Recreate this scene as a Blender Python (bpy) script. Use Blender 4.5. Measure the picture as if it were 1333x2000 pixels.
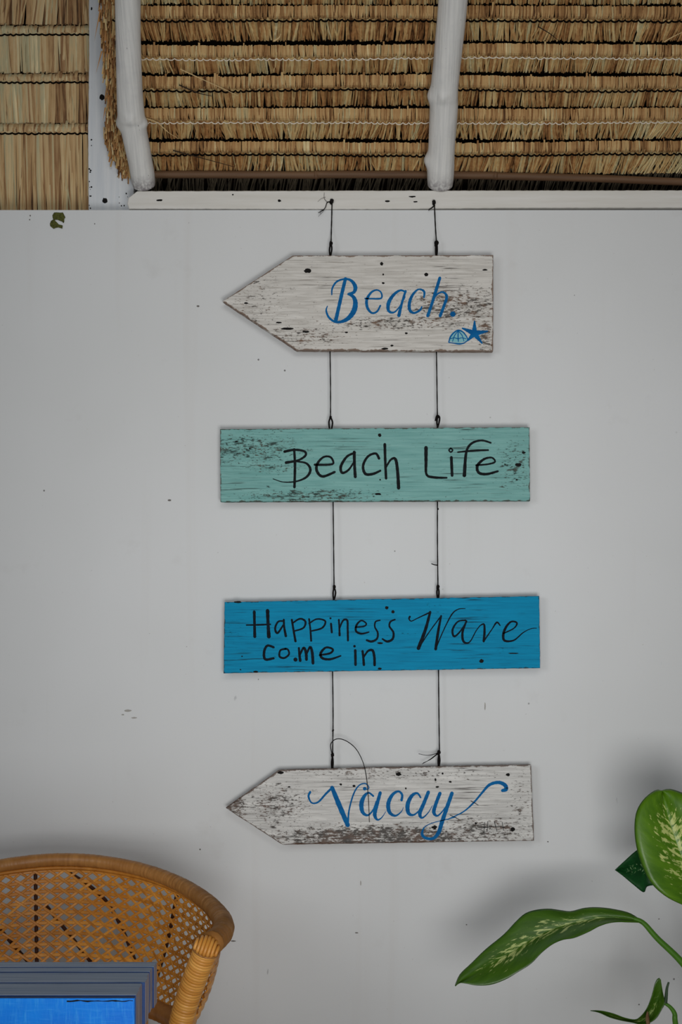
import bpy, bmesh, math, random
from mathutils import Vector, noise as mnoise

for o in list(bpy.data.objects): bpy.data.objects.remove(o)
sc = bpy.context.scene
COL = sc.collection
random.seed(7)

# ------------------------------------------------------------------ camera, world, light, exposure
CAMZ, F, HX, HY = 1.2, 3000.0, 666.5, 1240.0
cd = bpy.data.cameras.new('camera'); cam = bpy.data.objects.new('camera', cd); COL.objects.link(cam)
cam.location = (0, -3, CAMZ); cam.rotation_euler = (math.pi/2, 0, 0)
cd.sensor_fit = 'AUTO'; cd.sensor_width = 36; cd.lens = 54; cd.shift_y = 0.12; cd.clip_start = 0.05
sc.camera = cam

w = bpy.data.worlds.new('World'); sc.world = w; w.use_nodes = True
bg = w.node_tree.nodes['Background']; bg.inputs[0].default_value = (0.93, 0.96, 1.0, 1); bg.inputs[1].default_value = 0.11
sc.view_settings.view_transform = 'Standard'; sc.view_settings.look = 'None'
sc.view_settings.exposure = 0.0; sc.view_settings.gamma = 1.0; sc.view_settings.use_curve_mapping = False

def area(name, loc, target, size, energy, color):
    l = bpy.data.lights.new(name, 'AREA'); l.shape = 'RECTANGLE'; l.size = size[0]; l.size_y = size[1]
    l.energy = energy; l.color = color; l.spread = math.radians(75)
    o = bpy.data.objects.new(name, l); COL.objects.link(o); o.location = loc
    o.rotation_euler = (Vector(target)-Vector(loc)).to_track_quat('-Z', 'Y').to_euler()
    return o
area('daylight_low_front', (0.2, -2.75, 0.72), (0.15, 0, 1.25), (0.8, 0.6), 5.3, (1.0, 0.985, 0.965))
area('daylight_left', (-1.3, -2.8, 1.6), (0.1, 0, 1.15), (0.8, 0.8), 1.75, (0.95, 0.98, 1.0))
area('daylight_high_front', (0.1, -2.7, 2.3), (0.05, 0, 2.1), (1.2, 0.6), 2.3, (1.0, 0.99, 0.97))

# ------------------------------------------------------------------ helpers
def P(px, py, d):
    return Vector(((px-HX)*d/F, -3+d, CAMZ-(py-HY)*d/F))
def lin(r, g, b, k=1.0):
    f = lambda c: ((c/255)/12.92 if c/255 <= .04045 else ((c/255+.055)/1.055)**2.4)*k
    return (f(r), f(g), f(b), 1)
def link(o, parent=None):
    COL.objects.link(o)
    if parent is not None:
        o.parent = parent
        o.matrix_parent_inverse = parent.matrix_world.inverted() if False else o.matrix_parent_inverse
    return o
def loc_of(parent):
    v = Vector((0, 0, 0))
    while parent is not None: v += parent.location; parent = parent.parent
    return v
def mesh_obj(name, verts, faces, mat, parent=None, origin=None, smooth=False, attrs=None, mats=None, fmat=None, uvs=None):
    """verts are world coordinates; the object is placed at origin (default: its parent's origin / world zero)"""
    base = loc_of(parent)
    org = Vector(origin) if origin is not None else base
    me = bpy.data.meshes.new(name)
    me.from_pydata([tuple(Vector(v)-org) for v in verts], [], faces)
    for k, vals in (attrs or {}).items():
        a = me.attributes.new(k, 'FLOAT', 'POINT'); a.data.foreach_set('value', vals)
    for m in (mats or [mat]): me.materials.append(m)
    if fmat: me.polygons.foreach_set('material_index', fmat)
    if smooth: me.polygons.foreach_set('use_smooth', [True]*len(me.polygons))
    me.update()
    o = bpy.data.objects.new(name, me); COL.objects.link(o)
    if parent is not None: o.parent = parent
    o.location = org-base
    return o
def empty(name, loc):
    o = bpy.data.objects.new(name, None); COL.objects.link(o); o.location = loc; o.empty_display_size = .05
    return o
def tag(o, label=None, cat=None, group=None, kind=None):
    if label: o['label'] = label
    if cat: o['category'] = cat
    if group: o['group'] = group
    if kind: o['kind'] = kind
    return o
def box_data(x0, x1, y0, y1, z0, z1):
    v = [(x, y, z) for z in (z0, z1) for y in (y0, y1) for x in (x0, x1)]
    f = [(0, 2, 3, 1), (4, 5, 7, 6), (0, 1, 5, 4), (2, 6, 7, 3), (0, 4, 6, 2), (1, 3, 7, 5)]
    return v, f
def bevel(o, w, n=2):
    m = o.modifiers.new('bevel', 'BEVEL'); m.width = w; m.segments = n; m.limit_method = 'ANGLE'; return o
def catmull(pts, n):
    """pts: list of equal-length tuples; returns sampled tuples, n per span"""
    out = []; L = len(pts)
    for i in range(L-1):
        p0 = pts[max(i-1, 0)]; p1 = pts[i]; p2 = pts[i+1]; p3 = pts[min(i+2, L-1)]
        for j in range(n):
            t = j/n
            out.append(tuple(.5*(2*b+(c-a)*t+(2*a-5*b+4*c-e)*t*t+(3*b-a-3*c+e)*t**3) for a, b, c, e in zip(p0, p1, p2, p3)))
    out.append(tuple(pts[-1])); return out
def resample(pts, n):
    pts = [Vector(p) for p in pts]; L = [0]
    for a, b in zip(pts, pts[1:]): L.append(L[-1]+(b-a).length)
    out = []; k = 0
    for i in range(n):
        s = L[-1]*i/(n-1)
        while k < len(pts)-2 and L[k+1] < s: k += 1
        t = (s-L[k])/max(1e-9, L[k+1]-L[k]); out.append(pts[k].lerp(pts[k+1], min(1, max(0, t))))
    return out, L[-1]
def tube_data(path, rad, seg=8, rfun=None, cap=True, start=0, up=None):
    path = [Vector(p) for p in path]; n = len(path); V = []; Fc = []
    if not hasattr(rad, '__len__'): rad = [rad]*n
    t = (path[1]-path[0]).normalized()
    a = Vector(up) if up else (Vector((0, -1, 0)) if abs(t.y) < .9 else Vector((1, 0, 0)))
    nrm = (a-t*a.dot(t)).normalized()
    for i in range(n):
        t = (path[min(i+1, n-1)]-path[max(i-1, 0)]).normalized()
        nrm = (nrm-t*nrm.dot(t)).normalized(); bn = t.cross(nrm)
        for k in range(seg):
            th = 2*math.pi*k/seg; r = rad[i]*(rfun(i/(n-1), th) if rfun else 1)
            V.append(path[i]+nrm*math.cos(th)*r+bn*math.sin(th)*r)
    for i in range(n-1):
        for k in range(seg):
            k2 = (k+1) % seg
            Fc.append((start+i*seg+k, start+(i+1)*seg+k, start+(i+1)*seg+k2, start+i*seg+k2))
    if cap:
        Fc.append(tuple(start+k for k in range(seg))); Fc.append(tuple(start+(n-1)*seg+k for k in reversed(range(seg))))
    return V, Fc
class MB:
    def __init__(s): s.v = []; s.f = []; s.a = []
    def add(s, v, f, tint=0.0):
        o = len(s.v); s.v += list(v); s.f += [tuple(i+o for i in q) for q in f]; s.a += [tint]*len(v)
    def tube(s, path, rad, seg=6, tint=0., **k):
        v, f = tube_data(path, rad, seg, **k); s.add(v, f, tint)
    def blob(s, c, r, sc_=(1, 1, 1), seed=0, sub=1):
        bm = bmesh.new(); bmesh.ops.create_icosphere(bm, subdivisions=sub+1, radius=1)
        c = Vector(c); v = []
        for q in bm.verts:
            k = r*(1+.28*mnoise.noise(q.co*1.7+Vector((seed, seed*.7, 0))))
            v.append(c+Vector((q.co.x*sc_[0], q.co.y*sc_[1], q.co.z*sc_[2]))*k)
        s.add(v, [tuple(x.index for x in f.verts) for f in bm.faces]); bm.free()
    def build(s, name, mat, parent=None, origin=None, smooth=False, **k):
        return mesh_obj(name, s.v, s.f, mat, parent, origin, smooth, attrs={'tint': s.a}, **k)

# ------------------------------------------------------------------ node helpers
class NT:
    def __init__(s, name, rough=.7, spec=.3):
        s.m = bpy.data.materials.new(name); s.m.use_nodes = True; s.t = s.m.node_tree
        s.b = s.t.nodes['Principled BSDF']; s.b.inputs['Roughness'].default_value = rough
        s.b.inputs['Specular IOR Level'].default_value = spec
        s.co = s.t.nodes.new('ShaderNodeTexCoord')
    def n(s, typ, **kw):
        nd = s.t.nodes.new('ShaderNode'+typ)
        for k, v in kw.items(): setattr(nd, k, v)
        return nd
    def put(s, sock, v):
        if hasattr(v, 'links') or hasattr(v, 'is_linked'): s.t.links.new(v, sock)
        else: sock.default_value = v
    def mapv(s, scale=(1, 1, 1), loc=(0, 0, 0), src=None):
        m = s.n('Mapping'); s.put(m.inputs[0], src or s.co.outputs['Object'])
        m.inputs['Location'].default_value = loc; m.inputs['Scale'].default_value = scale; return m.outputs[0]
    def noise(s, scale=(1, 1, 1), sc_=1., detail=4., rough=.55, loc=(0, 0, 0), src=None, dist=0.):
        nd = s.n('TexNoise'); s.put(nd.inputs['Vector'], s.mapv(scale, loc, src)); nd.inputs['Scale'].default_value = sc_
        nd.inputs['Detail'].default_value = detail; nd.inputs['Roughness'].default_value = rough
        nd.inputs['Distortion'].default_value = dist
        return nd.outputs[0]
    def vor(s, scale=(1, 1, 1), sc_=1., loc=(0, 0, 0), src=None):
        nd = s.n('TexVoronoi'); s.put(nd.inputs['Vector'], s.mapv(scale, loc, src)); nd.inputs['Scale'].default_value = sc_
        return nd.outputs['Distance']
    def rng(s, v, a, b, c=0., d=1.):
        nd = s.n('MapRange'); s.put(nd.inputs[0], v)
        for i, x in zip((1, 2, 3, 4), (a, b, c, d)): s.put(nd.inputs[i], x)
        return nd.outputs[0]
    def math(s, op, a, b=0., clamp=False):
        nd = s.n('Math', operation=op); nd.use_clamp = clamp; s.put(nd.inputs[0], a); s.put(nd.inputs[1], b); return nd.outputs[0]
    def mix(s, f, a, b, mode='MIX'):
        nd = s.n('Mix', data_type='RGBA', blend_type=mode); s.put(nd.inputs[0], f); s.put(nd.inputs[6], a); s.put(nd.inputs[7], b)
        return nd.outputs[2]
    def patch(s, c, r):
        """1 at c falling to 0 at the ellipsoid r (object coordinates)"""
        g = s.n('TexGradient', gradient_type='SPHERICAL')
        s.put(g.inputs[0], s.mapv(tuple(1/x for x in r), tuple(-a/x for a, x in zip(c, r)))); return g.outputs['Fac']
    def attr(s, name):
        a = s.n('Attribute', attribute_name=name); return a.outputs['Fac']
    def ramp(s, f, stops):
        nd = s.n('ValToRGB'); s.put(nd.inputs[0], f); e = nd.color_ramp.elements
        while len(e) < len(stops): e.new(.5)
        for q, (p, c) in zip(e, stops): q.position = p; q.color = c
        return nd.outputs[0]
    def color(s, c): s.put(s.b.inputs['Base Color'], c); return s
    def bump(s, h, strength=.3, dist=.002):
        nd = s.n('Bump'); nd.inputs['Strength'].default_value = strength; nd.inputs['Distance'].default_value = dist
        s.put(nd.inputs['Height'], h); s.put(s.b.inputs['Normal'], nd.outputs[0]); return s
def plain(name, c, rough=.7, var=.15, sc_=60., spec=.3):
    t = NT(name, rough, spec); n = t.noise(sc_=sc_)
    dark = tuple(x*(1-var) for x in c[:3])+(1,); lite = tuple(min(1, x*(1+var)) for x in c[:3])+(1,)
    t.color(t.mix(t.rng(n, .3, .7), dark, lite)); return t.m

# ------------------------------------------------------------------ materials
def wall_mat():
    t = NT('white_wall_paint', .75, .25)
    big = t.noise(sc_=1.6, detail=3); fine = t.noise(sc_=90, detail=3)
    c = t.mix(t.rng(big, .3, .7), lin(215, 217, 217), lin(223, 225, 226))
    smudge = t.math('MULTIPLY', t.rng(t.noise(sc_=7, detail=6, rough=.65, loc=(3, 1, 2)), .62, .78), .16)
    c = t.mix(smudge, c, lin(165, 158, 150))
    streak = t.math('MULTIPLY', t.rng(t.noise(scale=(22, 1, .9), sc_=1, detail=3, loc=(1, 0, 0)), .6, .8), .10)
    c = t.mix(streak, c, lin(190, 178, 165))
    sp = t.math('MULTIPLY', t.math('LESS_THAN', t.vor(sc_=19, loc=(.3, .2, .7)), .036), t.rng(t.noise(sc_=5, loc=(9, 2, 1)), .5, .62))
    sp2 = t.math('MULTIPLY', t.rng(t.noise(sc_=140, detail=2), .72, .78), .35)
    scuff = t.math('MULTIPLY', t.rng(t.noise(scale=(60, 60, 18), sc_=1, detail=2, loc=(5, 5, 5)), .735, .78), t.rng(t.noise(sc_=3, loc=(2, 2, 8)), .5, .6))
    c = t.mix(t.math('MULTIPLY', sp, .75), c, lin(70, 66, 62)); c = t.mix(sp2, c, lin(150, 146, 140))
    c = t.mix(t.math('MULTIPLY', scuff, .45), c, lin(95, 95, 100))
    t.color(c); t.bump(t.math('ADD', t.math('MULTIPLY', big, 2.), fine), .22, .0012); return t.m
M = {}
M['wall'] = wall_mat()
def painted_wood(name, base, base2, wear, axis='x', amount=.5, bmp=.4):
    t = NT(name, .62, .3)
    s = (5, 30, 90) if axis == 'x' else (90, 30, 5)
    g = t.noise(scale=s, sc_=1, detail=5); c = t.mix(t.rng(g, .3, .7), base, base2)
    k = t.math('MULTIPLY', t.rng(t.noise(scale=tuple(q*2.0 for q in s), sc_=1, detail=6, rough=.7, loc=(4, 4, 4)), .70-.1*amount, .76-.1*amount), t.rng(t.noise(sc_=9, loc=(2, 7, 3)), .45, .65))
    c = t.mix(t.math('MULTIPLY', k, .8), c, wear); t.color(c); t.bump(g, bmp, .002); return t.m
M['plate'] = painted_wood('white_painted_plate', lin(214, 211, 203), lin(226, 224, 219), lin(90, 84, 76), 'x', .35)
M['post'] = painted_wood('bluish_white_painted_post', lin(208, 214, 220), lin(226, 229, 231), lin(60, 62, 66), 'z', .95)
def rafter_mat():
    t = NT('white_painted_pole', .6, .3)
    g = t.noise(scale=(230, 9, 9), sc_=1, detail=5, rough=.6); b = t.noise(sc_=22, detail=4)
    c = t.mix(t.rng(g, .3, .7), lin(208, 208, 206), lin(234, 233, 229)); c = t.mix(t.math('MULTIPLY', t.rng(b, .55, .75), .25), c, lin(176, 178, 184))
    sp = t.math('MULTIPLY', t.rng(t.noise(scale=(160, 60, 60), sc_=1, detail=3, loc=(3, 1, 7)), .72, .76), .7); c = t.mix(sp, c, lin(90, 86, 86))
    st = t.math('MULTIPLY', t.rng(t.patch((0, 0, -.01), (.05, .05, .036)), .0, .6), t.rng(t.noise(sc_=120, detail=4), .35, .6)); c = t.mix(t.math('MULTIPLY', st, .75), c, lin(92, 80, 88))
    t.color(c); t.bump(t.math('ADD', g, t.math('MULTIPLY', b, 1.5)), .6, .002); return t.m
M['rafter'] = rafter_mat()
M['black'] = plain('black_hole', lin(18, 16, 15), .9)
M['cord'] = plain('black_cord', lin(20, 17, 16), .85, .3, 300, .1)
M['cord_white'] = plain('white_cord', lin(232, 222, 205), .8, .1, 300)
M['cord_dark'] = plain('dark_stitch_cord', lin(13, 9, 7), .95, .2, 300, .05)
M['bamboo'] = painted_wood('brown_bamboo', lin(88, 64, 46), lin(116, 88, 64), lin(40, 28, 20), 'x', .3)

def thatch(name, stops):
    t = NT(name, .72, .25)
    a = t.attr('tint'); n = t.noise(scale=(140, 140, 9), sc_=1, detail=4)
    f = t.math('ADD', a, t.rng(n, .2, .8, -.14, .14), clamp=True)
    t.color(t.ramp(f, stops)); t.bump(n, .25, .001); return t.m
M['thatch'] = thatch('thatch_straw', [(0, lin(84, 56, 32)), (.18, lin(142, 98, 58)), (.36, lin(188, 138, 86)), (.55, lin(208, 172, 116)), (.72, lin(228, 202, 146)), (.88, lin(192, 184, 142)), (1, lin(246, 228, 180))])
M['thatch_band'] = thatch('thatch_fold', [(0, lin(84, 56, 32)), (.22, lin(138, 98, 58)), (.45, lin(180, 140, 92)), (.7, lin(204, 172, 120)), (.85, lin(182, 168, 126)), (1, lin(236, 214, 164))])
M['thatch_pale'] = thatch('thatch_pale_straw', [(0, lin(86, 62, 42)), (.2, lin(150, 112, 76)), (.42, lin(196, 162, 116)), (.62, lin(216, 190, 144)), (.8, lin(188, 182, 146)), (1, lin(240, 220, 174))])
M['thatch_back'] = plain('thatch_shade_backing', lin(26, 18, 11), .95, .4, 80, .05)  # near-black so the shadow gaps between courses are painted by the backing colour
M['thatch_shadow'] = thatch('thatch_eave_shade', [(0, lin(40, 34, 28)), (.5, lin(84, 76, 62)), (1, lin(112, 102, 84))])  # shade under the eave put into the strand colour, darker than the other thatch
M['floor'] = plain('pale_sand_floor', lin(200, 197, 192), .9, .1, 40)

# ------------------------------------------------------------------ structure: wall, floor
def bump_top(v): return v
v, f = box_data(-2.2, 2.2, 0, .12, 0, P(0, 410, 3).z)
wall = mesh_obj('wall_back', v, f, M['wall']); bevel(wall, .0008)
tag(wall, 'plain white painted wall carrying the hanging signs', kind='structure')
v, f = box_data(-3.2, 3.2, -5.2, .12, -.08, 0)
tag(mesh_obj('floor', v, f, M['floor']), 'sandy floor below the wall', kind='structure')
# flake of moss and peeled paint near the wall's top edge
MOSS = plain('green_moss', lin(82, 84, 38), .95, .45, 260)
def flake(px_pts, name, mat, d, parent, th=.0025):
    c = Vector((sum(p[0] for p in px_pts)/len(px_pts), sum(p[1] for p in px_pts)/len(px_pts), 0)); n = len(px_pts)
    V = [P(x, y, d+th) for x, y in px_pts]
    V += [P(c.x+(x-c.x)*.93, c.y+(y-c.y)*.93, d) for x, y in px_pts]+[P(c.x+(x-c.x)*.5, c.y+(y-c.y)*.5, d-.0008*random.random()) for x, y in px_pts]
    V.append(P(c.x, c.y, d-.001)); Fc = []
    for r in (0, 1):
        Fc += [(r*n+i, r*n+(i+1) % n, (r+1)*n+(i+1) % n, (r+1)*n+i) for i in range(n)]
    Fc += [(2*n+i, 2*n+(i+1) % n, 3*n) for i in range(n)]
    return mesh_obj(name, V, Fc, mat, parent, smooth=False)
def rough_poly(pts, step=4, jit=1.2):
    out = []; n = len(pts)
    for i in range(n):
        a, b = pts[i], pts[(i+1) % n]; L = math.hypot(b[0]-a[0], b[1]-a[1]); k = max(1, int(L/step))
        for j in range(k):
            t = j/k; out.append((a[0]+(b[0]-a[0])*t+random.uniform(-jit, jit), a[1]+(b[1]-a[1])*t+random.uniform(-jit, jit)))
    return out
mp = flake(rough_poly([(106, 416), (124, 415), (128, 424), (124, 436), (113, 430), (104, 427), (102, 421)]), 'moss_patch', MOSS, 2.9965, wall)
tag(mp, 'dark green moss patch')
tag(flake(rough_poly([(99, 432), (105, 428), (116, 438), (122, 440), (121, 447), (114, 444), (104, 446), (98, 441)]), 'moss_patch', MOSS, 2.9965, wall), 'dark green moss patch')

# ------------------------------------------------------------------ wall plate on top of the wall
DP = 2.997
pl = ([(268, 373), (700, 372), (1850, 371), (1850, 405), (1000, 405.8), (760, 408), (640, 408.2), (252, 407.2), (249, 398), (251, 386), (258, 381)])
def slab(name, corners, d0, d1, mat, parent=None, origin=None, step=7, jit=.3, inset=(3, 9)):
    """thick board from its corner outline; the front rings carry an 'edge' attribute for worn rims"""
    n0 = len(corners); a2 = sum(corners[i][0]*corners[(i+1) % n0][1]-corners[(i+1) % n0][0]*corners[i][1] for i in range(n0)); sg = 1 if a2 > 0 else -1
    def inner(k):
        out = []
        for i in range(n0):
            p, a, b = corners[i], corners[i-1], corners[(i+1) % n0]
            l1 = math.hypot(p[0]-a[0], p[1]-a[1]); l2 = math.hypot(b[0]-p[0], b[1]-p[1])
            n1 = (-(p[1]-a[1])/l1*sg, (p[0]-a[0])/l1*sg); n2 = (-(b[1]-p[1])/l2*sg, (b[0]-p[0])/l2*sg)
            q = max(.25, 1+n1[0]*n2[0]+n1[1]*n2[1]); out.append((p[0]+(n1[0]+n2[0])/q*k, p[1]+(n1[1]+n2[1])/q*k))
        return out
    cnt = [max(1, int(math.hypot(corners[i][0]-corners[(i+1) % n0][0], corners[i][1]-corners[(i+1) % n0][1])/step)) for i in range(n0)]
    def sub(c):
        return [(c[i][0]+(c[(i+1) % n0][0]-c[i][0])*j/cnt[i], c[i][1]+(c[(i+1) % n0][1]-c[i][1])*j/cnt[i]) for i in range(n0) for j in range(cnt[i])]
    n = sum(cnt); rr = random.Random(n); J = [(rr.uniform(-jit, jit)*(1.8 if rr.random() > .9 else 1), rr.uniform(-jit, jit)) for _ in range(n)]
    V = []; A = []; k = d0
    rings = [(0, d1, 1., 1), (0, d0+.0012, 1., 1), (1., d0, 1., 1), (inset[0], d0, .6, 0), (inset[1], d0, 0., 0)]
    for off, d, e, jj in rings:
        V += [P(x+a*jj, y+b*jj, k)+Vector((0, d-k, 0)) for (x, y), (a, b) in zip(sub(inner(off)), J)]; A += [e]*n
    Fc = []
    for r in range(len(rings)-1):
        for i in range(n):
            j = (i+1) % n; q = (r*n+i, (r+1)*n+i, (r+1)*n+j, r*n+j)
            Fc.append(q if sg > 0 else tuple(reversed(q)))
    last = list(range((len(rings)-1)*n, len(rings)*n)); first = list(range(n))
    Fc.append(tuple(last) if sg > 0 else tuple(reversed(last))); Fc.append(tuple(reversed(first)) if sg > 0 else tuple(first))
    return mesh_obj(name, V, Fc, mat, parent, origin, attrs={'edge': A})
plate = slab('trim_1', pl, DP, 3.06, M['plate'], origin=P(700, 390, DP))
tag(plate, 'long white painted wooden plate lying along the top of the wall', kind='structure')
def hole(px, py, r, d, parent, name='nail_hole', mat=None, asp=1., seed=0):
    n = 12; V = [P(px, py, d-.0002)]; rr = random.Random(seed+int(px*7+py))
    for i in range(n):
        k = r*(1+rr.uniform(-.18, .18)); V.append(P(px+math.cos(i*2*math.pi/n)*k*asp, py+math.sin(i*2*math.pi/n)*k, d-.0004))
    V += [Vector((q.x, q.y+.0007, q.z)) for q in V[1:n+1]]
    Fc = [(0, 1+(i+1) % n, 1+i) for i in range(n)]+[(1+i, 1+(i+1) % n, 1+n+(i+1) % n, 1+n+i) for i in range(n)]
    return mesh_obj(name, V, Fc, mat or M['black'], parent)
for x, y, r, a in ((546, 392, 2.5, 1.3), (757, 393, 2, 2.5), (806, 384, 1.6, 4), (812, 394, 1.4, 3), (312, 391, 2, 3), (455, 380, 1.5, 1)): hole(x, y, r, DP, plate, asp=a, name='nick')

SCUFF = plain('grey_scuff', lin(112, 108, 104), .9); SCUFF2 = plain('faint_scuff', lin(168, 165, 160), .9)
for k_, (x, y, r, a) in enumerate(((331, 977, 1.6, 2.2), (387, 598, 1.8, 1.6), (1071, 1644, 1.2, 1.2), (697, 1822, 1.0, 3), (59, 421, 1.5, .8), (58, 429, 1.2, 1), (185, 437, 1.2, .8), (456, 1838, 1.2, 4), (391, 1659, 1.5, 1), (912, 1806, 1.2, 1), (1288, 1795, 1.1, 1), (1249, 1962, 1.3, 1), (505, 1327, 1.1, .6))):
    hole(x, y, r, 2.9996, wall, 'scuff_mark', SCUFF, a, k_)
for k_, (x, y, r, a) in enumerate(((250, 1388, 2.2, 3), (262, 1402, 1.6, 3.5), (240, 1396, 1.4, 2), (705, 1725, 5, .22), (948, 1380, 8, .14)  )):
    hole(x, y, r, 2.9997, wall, 'scuff_mark', SCUFF2, a, k_)
# ------------------------------------------------------------------ post left of the roof section
pw = ([(173, 420+10), (172, 250), (174, 120), (172, -420), (262, -420), (262, 430)])
post = slab('trim_2', pw, 3.055, 3.09, M['post'], origin=P(215, 200, 3.055))
tag(post, 'upright bluish white painted board standing on the wall beside the thatch', kind='structure')
hole(199, 190, 5.5, 3.055, post, 'bolt_hole'); hole(205, 392, 5.5, 3.055, post, 'bolt_hole')
for i in range(26):
    x = random.choice((random.uniform(174, 179), random.uniform(225, 258))); hole(x, random.uniform(270, 408), random.uniform(.7, 1.8), 3.055, post, 'paint_chip', asp=random.uniform(.5, 1.2), seed=i)
hole(179, 17, 3, 3.055, post, 'paint_chip', asp=.5)

# ------------------------------------------------------------------ thatch
C45 = math.sqrt(.5)
ZT = 2.165
class Plane:   # in-plane frame of a thatched surface
    def __init__(s, org, S, N): s.o = Vector(org); s.S = Vector(S).normalized(); s.N = Vector(N).normalized()
    def at(s, x, q, h): return s.o+Vector((x, 0, 0))+s.S*q+s.N*h
ROOF = Plane((0, 0, ZT), (0, 1, -1), (0, -1, -1))
def roof_d(row, z0=ZT): return (z0+1.8)/(1+(HY-row)/F)
def roof_s(row): return (roof_d(row)-3)/C45
PANEL = Plane((0, .112, 0), (0, 0, -1), (0, -1, 0))
def panel_s(row): return -(CAMZ+(HY-row)*3.112/F)
def blade(mb, pl, x, s0, s1, h0, h1, wd, lean, tint, ridge=.0012, hm=None, m=3):
    V = []
    for i in range(m):
        t = i/(m-1); q = s0+(s1-s0)*t; xx = x+lean*(t**1.3)*(s1-s0)
        h = h0+(h1-h0)*t
        if hm is not None: h += hm*4*t*(1-t)
        k = wd*.5*(1-.25*t)
        V += [pl.at(xx-k, q, h), pl.at(xx, q, h+ridge), pl.at(xx+k, q, h)]
    Fc = []
    for i in range(m-1):
        a = i*3; Fc += [(a, a+1, a+4, a+3), (a+1, a+2, a+5, a+4)]
    mb.add(V, Fc, tint)
def wav(x, s, a): return a*mnoise.noise(Vector((x*2.2, s*13.7, 0)))+a*.35*mnoise.noise(Vector((x*11, s*31, 4)))
def course(pl, name, x0, x1, s_top, s_st, s_end, parent, label, mats, cordmat, seed, tone=0., leanamp=.28, pitch=.0026, sw=.004, lift=.019, wide=1.):
    R = random.Random(seed); tails = MB(); band = MB()
    n = int((x1-x0)/pitch)
    for layer in (0, 1):
        for i in range(n):
            x = x0+(i+R.random())*pitch; wv = wav(x, s_st, sw)
            L = leanamp*(mnoise.noise(Vector((x*7, seed*3.1, layer*5)))*1.1+mnoise.noise(Vector((x*26, seed*1.7, 2)))*.7)+R.gauss(0, .025+leanamp*.13)
            tn = .5+tone+.34*mnoise.noise(Vector((x*30, seed*5.1, 1)))+.20*mnoise.noise(Vector((x*5, seed*2.3, 7)))+R.gauss(0, .15)-(.16 if layer == 0 else 0)
            wd = pitch*wide*R.choice((.7, .9, 1.2, 1.6, 2.1))
            h0 = lift*.62+layer*.003+R.uniform(-.001, .001)
            blade(tails, pl, x, s_st+wv-.004, s_end+R.uniform(-.0022, .0022)+wv*.9, h0, -.006+layer*.003+R.uniform(-.001, .001), wd, L, min(1, max(0, tn)))
    n2 = int((x1-x0)/(pitch*.55))
    for i in range(n2):
        x = x0+(i+R.random())*pitch*.55; wv = wav(x, s_st, sw)
        tn = .46+tone+.34*mnoise.noise(Vector((x*24, seed*4.1, 3)))+R.gauss(0, .16)+.16*mnoise.noise(Vector((x*90, seed, 9)))
        e = R.random()
        top = s_top+wv+R.uniform(-.0014, .0014)-(.006 if e > .985 else 0)
        blade(band, pl, x+R.uniform(-.001, .001), top, s_st+wv+.0006, lift*.40+R.uniform(-.0009, .0005), lift*.66, pitch*R.uniform(.7, 1.5)*wide, R.gauss(0, .07), min(1, max(0, tn)), hm=lift*.42, ridge=.0005, m=6)
    c = tails.build(name, mats[0], parent); tag(c, label, kind='stuff')
    bnd = band.build('folded_edge', mats[1], c); bnd['kind'] = 'stuff'
    # stitching: a scalloped cord
    if cordmat:
        pts = []; x = x0
        while x < x1:
            wdt = R.uniform(.010, .015); sag = R.uniform(.0018, .0034)
            for j in range(4):
                t = j/4; wv = wav(x+wdt*t, s_st, sw)
                pts.append(pl.at(x+wdt*t, s_st+wv+sag*(4*t*(1-t))-.0005, lift*.86+.0018-.0012*(1 if j == 0 else 0)))
            x += wdt
        mb = MB(); mb.tube(pts, .0017 if cordmat is M['cord_dark'] else .0011, 5); mb.build('stitching_cord', cordmat, c, smooth=True)
    return c

# sloping roof over the wall
def slab_roof(name, x0, x1, s0, s1, h0, h1, mat, parent=None):
    V = [ROOF.at(x, s, h) for h in (h0, h1) for s in (s0, s1) for x in (x0, x1)]
    f = [(0, 2, 3, 1), (4, 5, 7, 6), (0, 1, 5, 4), (2, 6, 7, 3), (0, 4, 6, 2), (1, 3, 7, 5)]
    return mesh_obj(name, V, f, mat, parent)
XL = P(233, 200, 2.9).x
ceil = slab_roof('ceiling', XL, 2.3, -2.4, .26, -.09, -.03, M['thatch_back'])
tag(ceil, 'sloping thatched roof seen from inside', kind='structure')
rows = [(a, a+25, a+81, t_, c_, .3) for a, t_, c_ in ((-645, 0, 'd'), (-560, .04, 'w'), (-475, -.03, 'd'), (-388, .03, 'd'), (-302, 0, 'w'), (-218, .04, 'd'))]+[(-135, -112, -65, .0, 'd', .3), (-62, -38, 8.5, .08, 'd', .22), (9, 33, 82, -.04, 'd', .42), (84, 106, 144, .08, 'w', .3), (144, 167, 208.5, .0, 'd', .26), (209, 232, 273.5, .05, 'w', .42), (274, 294, 342, .04, 'd', .42)]
for i, (a, b, e, tone, ck, la) in enumerate(rows):
    course(ROOF, 'thatch_course', XL, 1.25, roof_s(a), roof_s(b), roof_s(e-.5), ceil, None, (M['thatch'], M['thatch_band']),
           M['cord_white'] if ck == 'w' else M['cord_dark'], 11+i, tone, la)
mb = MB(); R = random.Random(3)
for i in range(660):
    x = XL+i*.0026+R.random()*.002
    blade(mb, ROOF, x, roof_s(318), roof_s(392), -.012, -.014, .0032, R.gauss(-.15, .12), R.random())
tag(mb.build('eave_thatch', M['thatch_shadow'], ceil), kind='stuff')

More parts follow.
